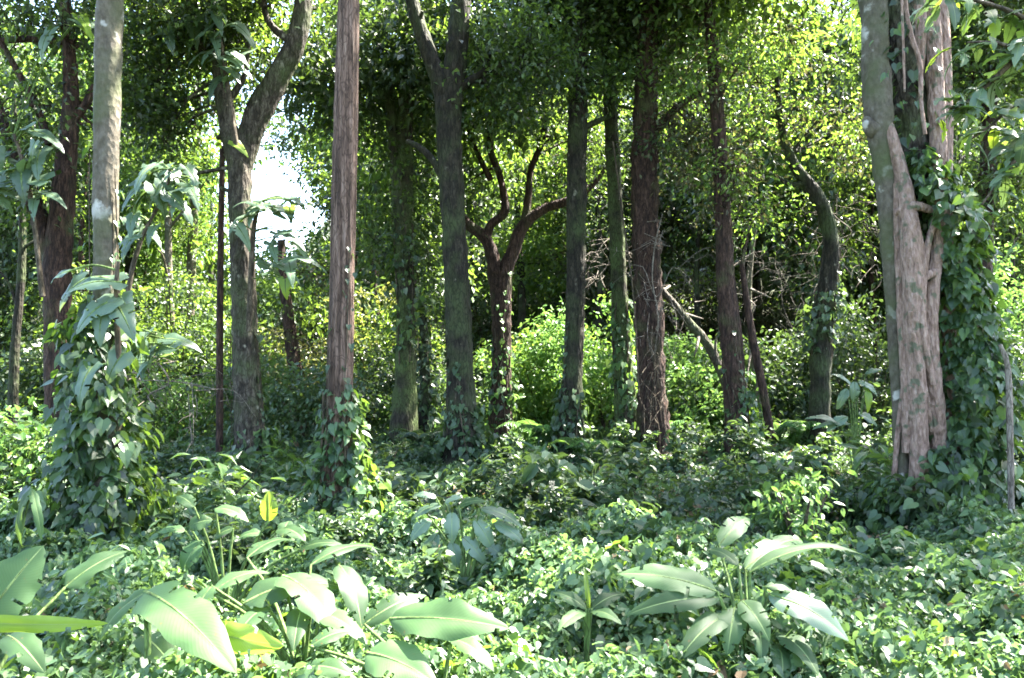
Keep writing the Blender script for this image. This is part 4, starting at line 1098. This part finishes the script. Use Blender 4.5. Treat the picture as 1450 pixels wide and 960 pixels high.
SLIM = {'dark': [slim('dark', [M['canopy'], M['canopy_light']]), slim('redbrown', [M['canopy'], M['canopy_light']])], 'pale': [slim('pale', [M['canopy_light'], M['canopy_bright']])]}
SLL = {'dark': 'slim dark tree standing among the shrubs behind the larger trunks', 'pale': 'slim pale tree standing in the bright part of the wood behind'}
su = set()
for px, y, kd in [(20, 20, 'dark'), (118, 24, 'dark'), (205, 30, 'pale'), (240, 26, 'pale'), (385, 28, 'pale'), (455, 26, 'dark'), (530, 30, 'dark'), (622, 27, 'dark'), (845, 30, 'dark'), (955, 27, 'dark'), (990, 30, 'dark'), (1078, 26, 'dark'), (1135, 29, 'dark'), (1205, 24, 'dark'), (1240, 28, 'dark'), (1360, 22, 'dark'), (1440, 24, 'dark'), (300, 34, 'pale'), (500, 33, 'dark'), (905, 33, 'dark')]:
    if any(np.linalg.norm(w_ - (w_ @ SUN) * SUN) < tr_ * .7 + .8 and tc[1] > 18 for tc, tr_ in OPEN for w_ in [np.array([P(px, 500, y)[0], y, 8.0]) - tc]): continue
    src = SLIM[kd][int(rng.integers(len(SLIM[kd])))]
    o = src if src.name not in su else copy_tree(src); su.add(src.name)
    x = P(px, 500, y)[0]; o.location = (x, y, gz(x, y)); k = rng.uniform(.75, 1.1); o.scale = (k, k, k); o.rotation_euler = (0, 0, rng.uniform(0, 6.28))
    tag(o, SLL[kd], 'tree', 'slim ' + kd + ' trees behind')
for kind in HT:
    for o in HT[kind]:
        if o.name not in used: put_tree(kind, 4, 56)

# understory shrubs behind
def shrub_proto(mats, w, h, n, size):
    root = thing('understory_shrub', '', 'shrub', (0, 0, 0))
    mb = MB()
    for k in range(5):
        a = rng.uniform(0, 6.28)
        tube(mb, spline([[0, 0, -.2, .03], [math.cos(a) * w * .12, math.sin(a) * w * .12, h * .4, .02], [math.cos(a) * w * .3, math.sin(a) * w * .3, h * .8, .006]], .2), 4, 0)
    mb.build('stem', [M['twig']], root, smooth=True)
    mb = MB(); pts = in_blob(n, (0, 0, h * .5), (w / 2, w / 2, h * .52), 3)
    for mi in range(len(mats)): clump_leaves(mb, pts[mi::len(mats)], 55, .3, size, T_SIMPLE, mi, do_carve=False)
    mb.build('foliage', [M[q] for q in mats], root)
    return root


SH = [shrub_proto(('under_leaf', 'canopy'), 3.2, 2.6, 55, .16), shrub_proto(('under_leaf', 'shrub_light'), 2.8, 2.2, 48, .15), shrub_proto(('canopy_light', 'under_leaf'), 3.4, 3.0, 60, .17), shrub_proto(('canopy', 'canopy_brown'), 3.0, 2.6, 50, .16)]
SL = ['dark shrub of the understory thicket behind the trunks', 'green shrub of the understory thicket behind the trunks', 'light green shrub of the understory thicket behind the trunks', 'brownish shrub of the understory thicket behind the trunks']
SG = ['dark thicket shrubs', 'green thicket shrubs', 'light green thicket shrubs', 'brownish thicket shrubs']
seen = set()
for y0, n in [(22.5, 9), (26, 11), (30, 13), (35, 14), (41, 15), (48, 17), (57, 20)]:
    half = .66 * y0
    for k in range(n):
        x = -half + (k + .5 + rng.uniform(-.35, .35)) * 2 * half / n; y = y0 + rng.uniform(-1.2, 1.2)
        if y0 > 45 and not 120 < W0 / 2 + x / y * F < 540: continue
        if y0 < 27 and 640 < W0 / 2 + x / y * F < 1010: continue
        q = int(rng.choice(4, p=[.45, .15, .12, .28]))
        o = SH[q] if q not in seen else copy_tree(SH[q]); seen.add(q)
        s = rng.uniform(.7, 1.25)
        o.location = (x, y, gz(x, y)); o.rotation_euler = (0, 0, rng.uniform(0, 6.28)); o.scale = (s, s, s)
        tag(o, SL[q], 'shrub', SG[q])

for px, y, k in [(255, 27, 1.3), (300, 30, 1.5), (345, 32, 1.5), (395, 29, 1.4), (430, 33, 1.6), (465, 29, 1.4), (375, 38, 1.7), (440, 42, 1.8), (285, 40, 1.8), (500, 36, 1.6)]:
    q = int(rng.choice([1, 2, 2])); o = copy_tree(SH[q]); x = P(px, 500, y)[0]
    o.location = (x, y, gz(x, y)); o.rotation_euler = (0, 0, rng.uniform(0, 6.28)); o.scale = (k, k, k * 1.15); tag(o, SL[q], 'shrub', SG[q])

# ------------------------------------------------------------------ ground cover
def cover_h(x, y):
    d = y
    return (.14 + np.clip(.24 + .42 * fbm2(x, y, 2.4, 2), 0, 1.1) + .16 * fbm2(x, y, .8, 4)) * (.95 - .05 * sstep(4.6, 7, d) - .45 * sstep(8, 12, d))


def cover(name, label, y0, y1, dens, size, mat, tpls, tilt, depth, expo=.4, lift=0.0, clump=0):
    n = int(dens * .72 * (y1 ** 2 - y0 ** 2) + dens * 2 * (y1 - y0))
    y = np.sqrt(rng.uniform(y0 ** 2, y1 ** 2, n)); x = rng.uniform(-1, 1, n) * (.70 * y + 1)
    if clump:
        kp = fbm2(x, y, clump, 5) > .25; x = x[kp]; y = y[kp]; n = len(x)
    top = cover_h(x, y)
    h = np.maximum(.04, top - depth * rng.uniform(0, 1, n) ** 1.5 * top + lift)
    z = ground(x, y) + h
    p = np.stack([x, y, z], 1)
    e = .15
    gx = (cover_h(x + e, y) - cover_h(x - e, y)) / (2 * e); gy = (cover_h(x, y + e) - cover_h(x, y - e)) / (2 * e)
    nm = np.stack([-gx * .8, -gy * .8, np.ones(n)], 1) + rng.normal(size=(n, 3)) * tilt
    yd = rng.normal(size=(n, 3)); yd[:, 2] = -np.abs(yd[:, 2]) * .3 - .35
    s = size * (np.clip(y, 3.5, 40) / 4.5) ** expo * rng.uniform(.42, 1.45, n) * (1 + .25 * fbm2(x, y, 1.7, 1))
    mb = MB()
    k = rng.integers(len(tpls), size=n)
    for i_, tp in enumerate(tpls):
        q = k == i_
        scatter(mb, tp, p[q], yd[q], nm[q], s[q], 0)
    o = mb.build(name, [mat])
    return tag(o, label, 'ground cover', kind='stuff')


cover('ground_cover', 'small heart-leaved ivy carpeting the near forest floor', 2.2, 9, 2000, .055, M['ground_leaf'], (T_HEART, T_HEART, T_OVAL), .5, .8)
cover('ground_cover', 'larger darker heart leaves among the near ivy', 2.3, 11, 260, .10, M['ivy'], (T_HEART,), .5, .7, clump=1.9)
cover('ground_cover', 'taller oval-leaved weeds growing through the near ivy', 2.4, 10, 260, .07, M['ground_leaf'], (T_OVAL, T_LANCE), .6, .5, lift=.05, clump=1.5)
cover('undergrowth', 'dark leafy undergrowth between the trunks', 8.2, 25, 560, .062, M['under_leaf'], (T_DIAMOND, T_HEART), .5, .8)
cover('undergrowth', 'leafy growth covering the slope behind the wood', 24, 64, 26, .115, M['canopy_light'], (T_DIAMOND,), .6, .6, lift=.1)
cover('undergrowth', 'fresh green weeds scattered through the undergrowth', 9, 26, 120, .07, M['ground_leaf'], (T_OVAL, T_LANCE), .6, .5, lift=.08, clump=2.2)

cover('dead_leaves', 'brown dead leaves lying scattered through the ground cover', 2.3, 20, 45, .075, M['dead'], (T_OVAL, T_DIAMOND), .9, .35, clump=1.3)

# knee-high to waist-high weeds and young plants between the trunks
def weed(kind):
    root = thing('leafy_weed', '', 'plant', (0, 0, 0))
    st = MB(); fo = MB()
    n, hh, ll, tp = {'tall': (9, .95, .15, T_OVAL), 'low': (14, .6, .12, T_HEART), 'blade': (12, .7, .34, T_LANCE), 'broad': (8, .75, .24, T_OVAL)}[kind]
    for k in range(n):
        a = rng.uniform(0, 6.28); r = rng.uniform(.12, .5); h = hh * rng.uniform(.55, 1.1)
        s = spline([[0, 0, -.05, .008], [math.cos(a) * r * .4, math.sin(a) * r * .4, h * .6, .006], [math.cos(a) * r, math.sin(a) * r, h, .003]], .08); tube(st, s, 4, 0)
        m = int({'tall': 26, 'low': 22, 'blade': 7, 'broad': 9}[kind])
        t = s[rng.integers(len(s) // 3, len(s), m), :3] + rng.normal(size=(m, 3)) * .035
        yd = rng.normal(size=(m, 3)) + np.array([math.cos(a), math.sin(a), -.1]) * .6; yd[:, 2] = yd[:, 2] * .5 - .1
        scatter(fo, tp, t, yd, np.array([0, 0, 1.0]) + rng.normal(size=(m, 3)) * .4, ll * rng.uniform(.6, 1.25, m), 0)
    st.build('stem', [M['stalk']], root, smooth=True)
    fo.build('foliage', [M[{'tall': 'under_leaf', 'low': 'under_leaf', 'blade': 'ivy', 'broad': 'under_leaf'}[kind]]], root)
    return root


WL = {'tall': 'tall dark leafy weed among the trunks on the forest floor', 'low': 'low heart-leaved weed among the ivy on the forest floor', 'blade': 'weed with narrow blade leaves on the forest floor', 'broad': 'young plant with broad oval leaves on the forest floor'}
WG = {'tall': 'tall dark weeds', 'low': 'heart-leaved weeds', 'blade': 'narrow-bladed weeds', 'broad': 'young broad-leaved plants'}
WP = {k: [weed(k), weed(k)] for k in WL}; wused = set()
wk = list(WL)
for k in range(110):
    y = math.sqrt(rng.uniform(6.5 ** 2, 20 ** 2)); x = rng.uniform(-.64, .64) * y
    kd = wk[k] if k < 4 else str(rng.choice(wk, p=[.45, .2, .15, .2])); src = WP[kd][int(rng.integers(2)) if k > 7 else 0]
    o = src if src.name not in wused else copy_tree(src); wused.add(src.name)
    sc_ = rng.uniform(.6, 1.1) * (.8 if y < 9 else 1)
    o.location = (x, y, gz(x, y)); o.rotation_euler = (0, 0, rng.uniform(0, 6.28)); o.scale = (sc_, sc_, sc_)
    tag(o, WL[kd], 'plant', WG[kd])
for kd in WP:
    for o in WP[kd]:
        if o.name not in wused: o.location = (rng.uniform(-5, 5), 12, 0); tag(o, WL[kd], 'plant', WG[kd])

# fallen branches on the floor
def fallen(label, px, py, d, L, ang, r):
    c = P(px, py, d); x, y = c[0], c[1]; dr = np.array([math.cos(ang), math.sin(ang), 0]); pts = []
    for k in range(6):
        q = np.array([x, y]) + dr[:2] * L * (k / 5 - .5) + rng.normal(size=2) * .06
        pts.append([q[0], q[1], gz(q[0], q[1]) + float(cover_h(np.array([q[0]]), np.array([q[1]]))[0]) * .8 + rng.uniform(0, .08), r * (1 - k * .13)])
    s = spline(pts, .08); root = thing('fallen_branch', label, 'dead branch', s[0, :3])
    mb = MB(); tube(mb, s, 8, 0, rough=.08); mb.build('limb', [M['grey']], root, smooth=True, origin=s[0, :3])
    for k in (2, 3, 4):
        a = s[len(s) * k // 5, :3]; e = a + nrm(dr + rng.normal(size=3) * .6 + np.array([0, 0, .3])) * L * .3
        mb = MB(); tube(mb, spline([[*a, r * .5], [*((a + e) / 2 + rng.normal(size=3) * .05), r * .35], [*e, .004]], .06), 5, 0); mb.build('twig', [M['grey']], root, smooth=True, origin=s[0, :3])


fallen('dry fallen branch on the ivy in front of the giant fig', 1170, 760, 8.0, 1.6, .3, .022)
fallen('dry fallen branch between the slender pale and reddish trunks', 300, 700, 10.5, 2.2, -.2, .03)
fallen('dry fallen branch in the weeds before the tall lichen-flecked tree', 720, 680, 12, 2.0, .5, .03)
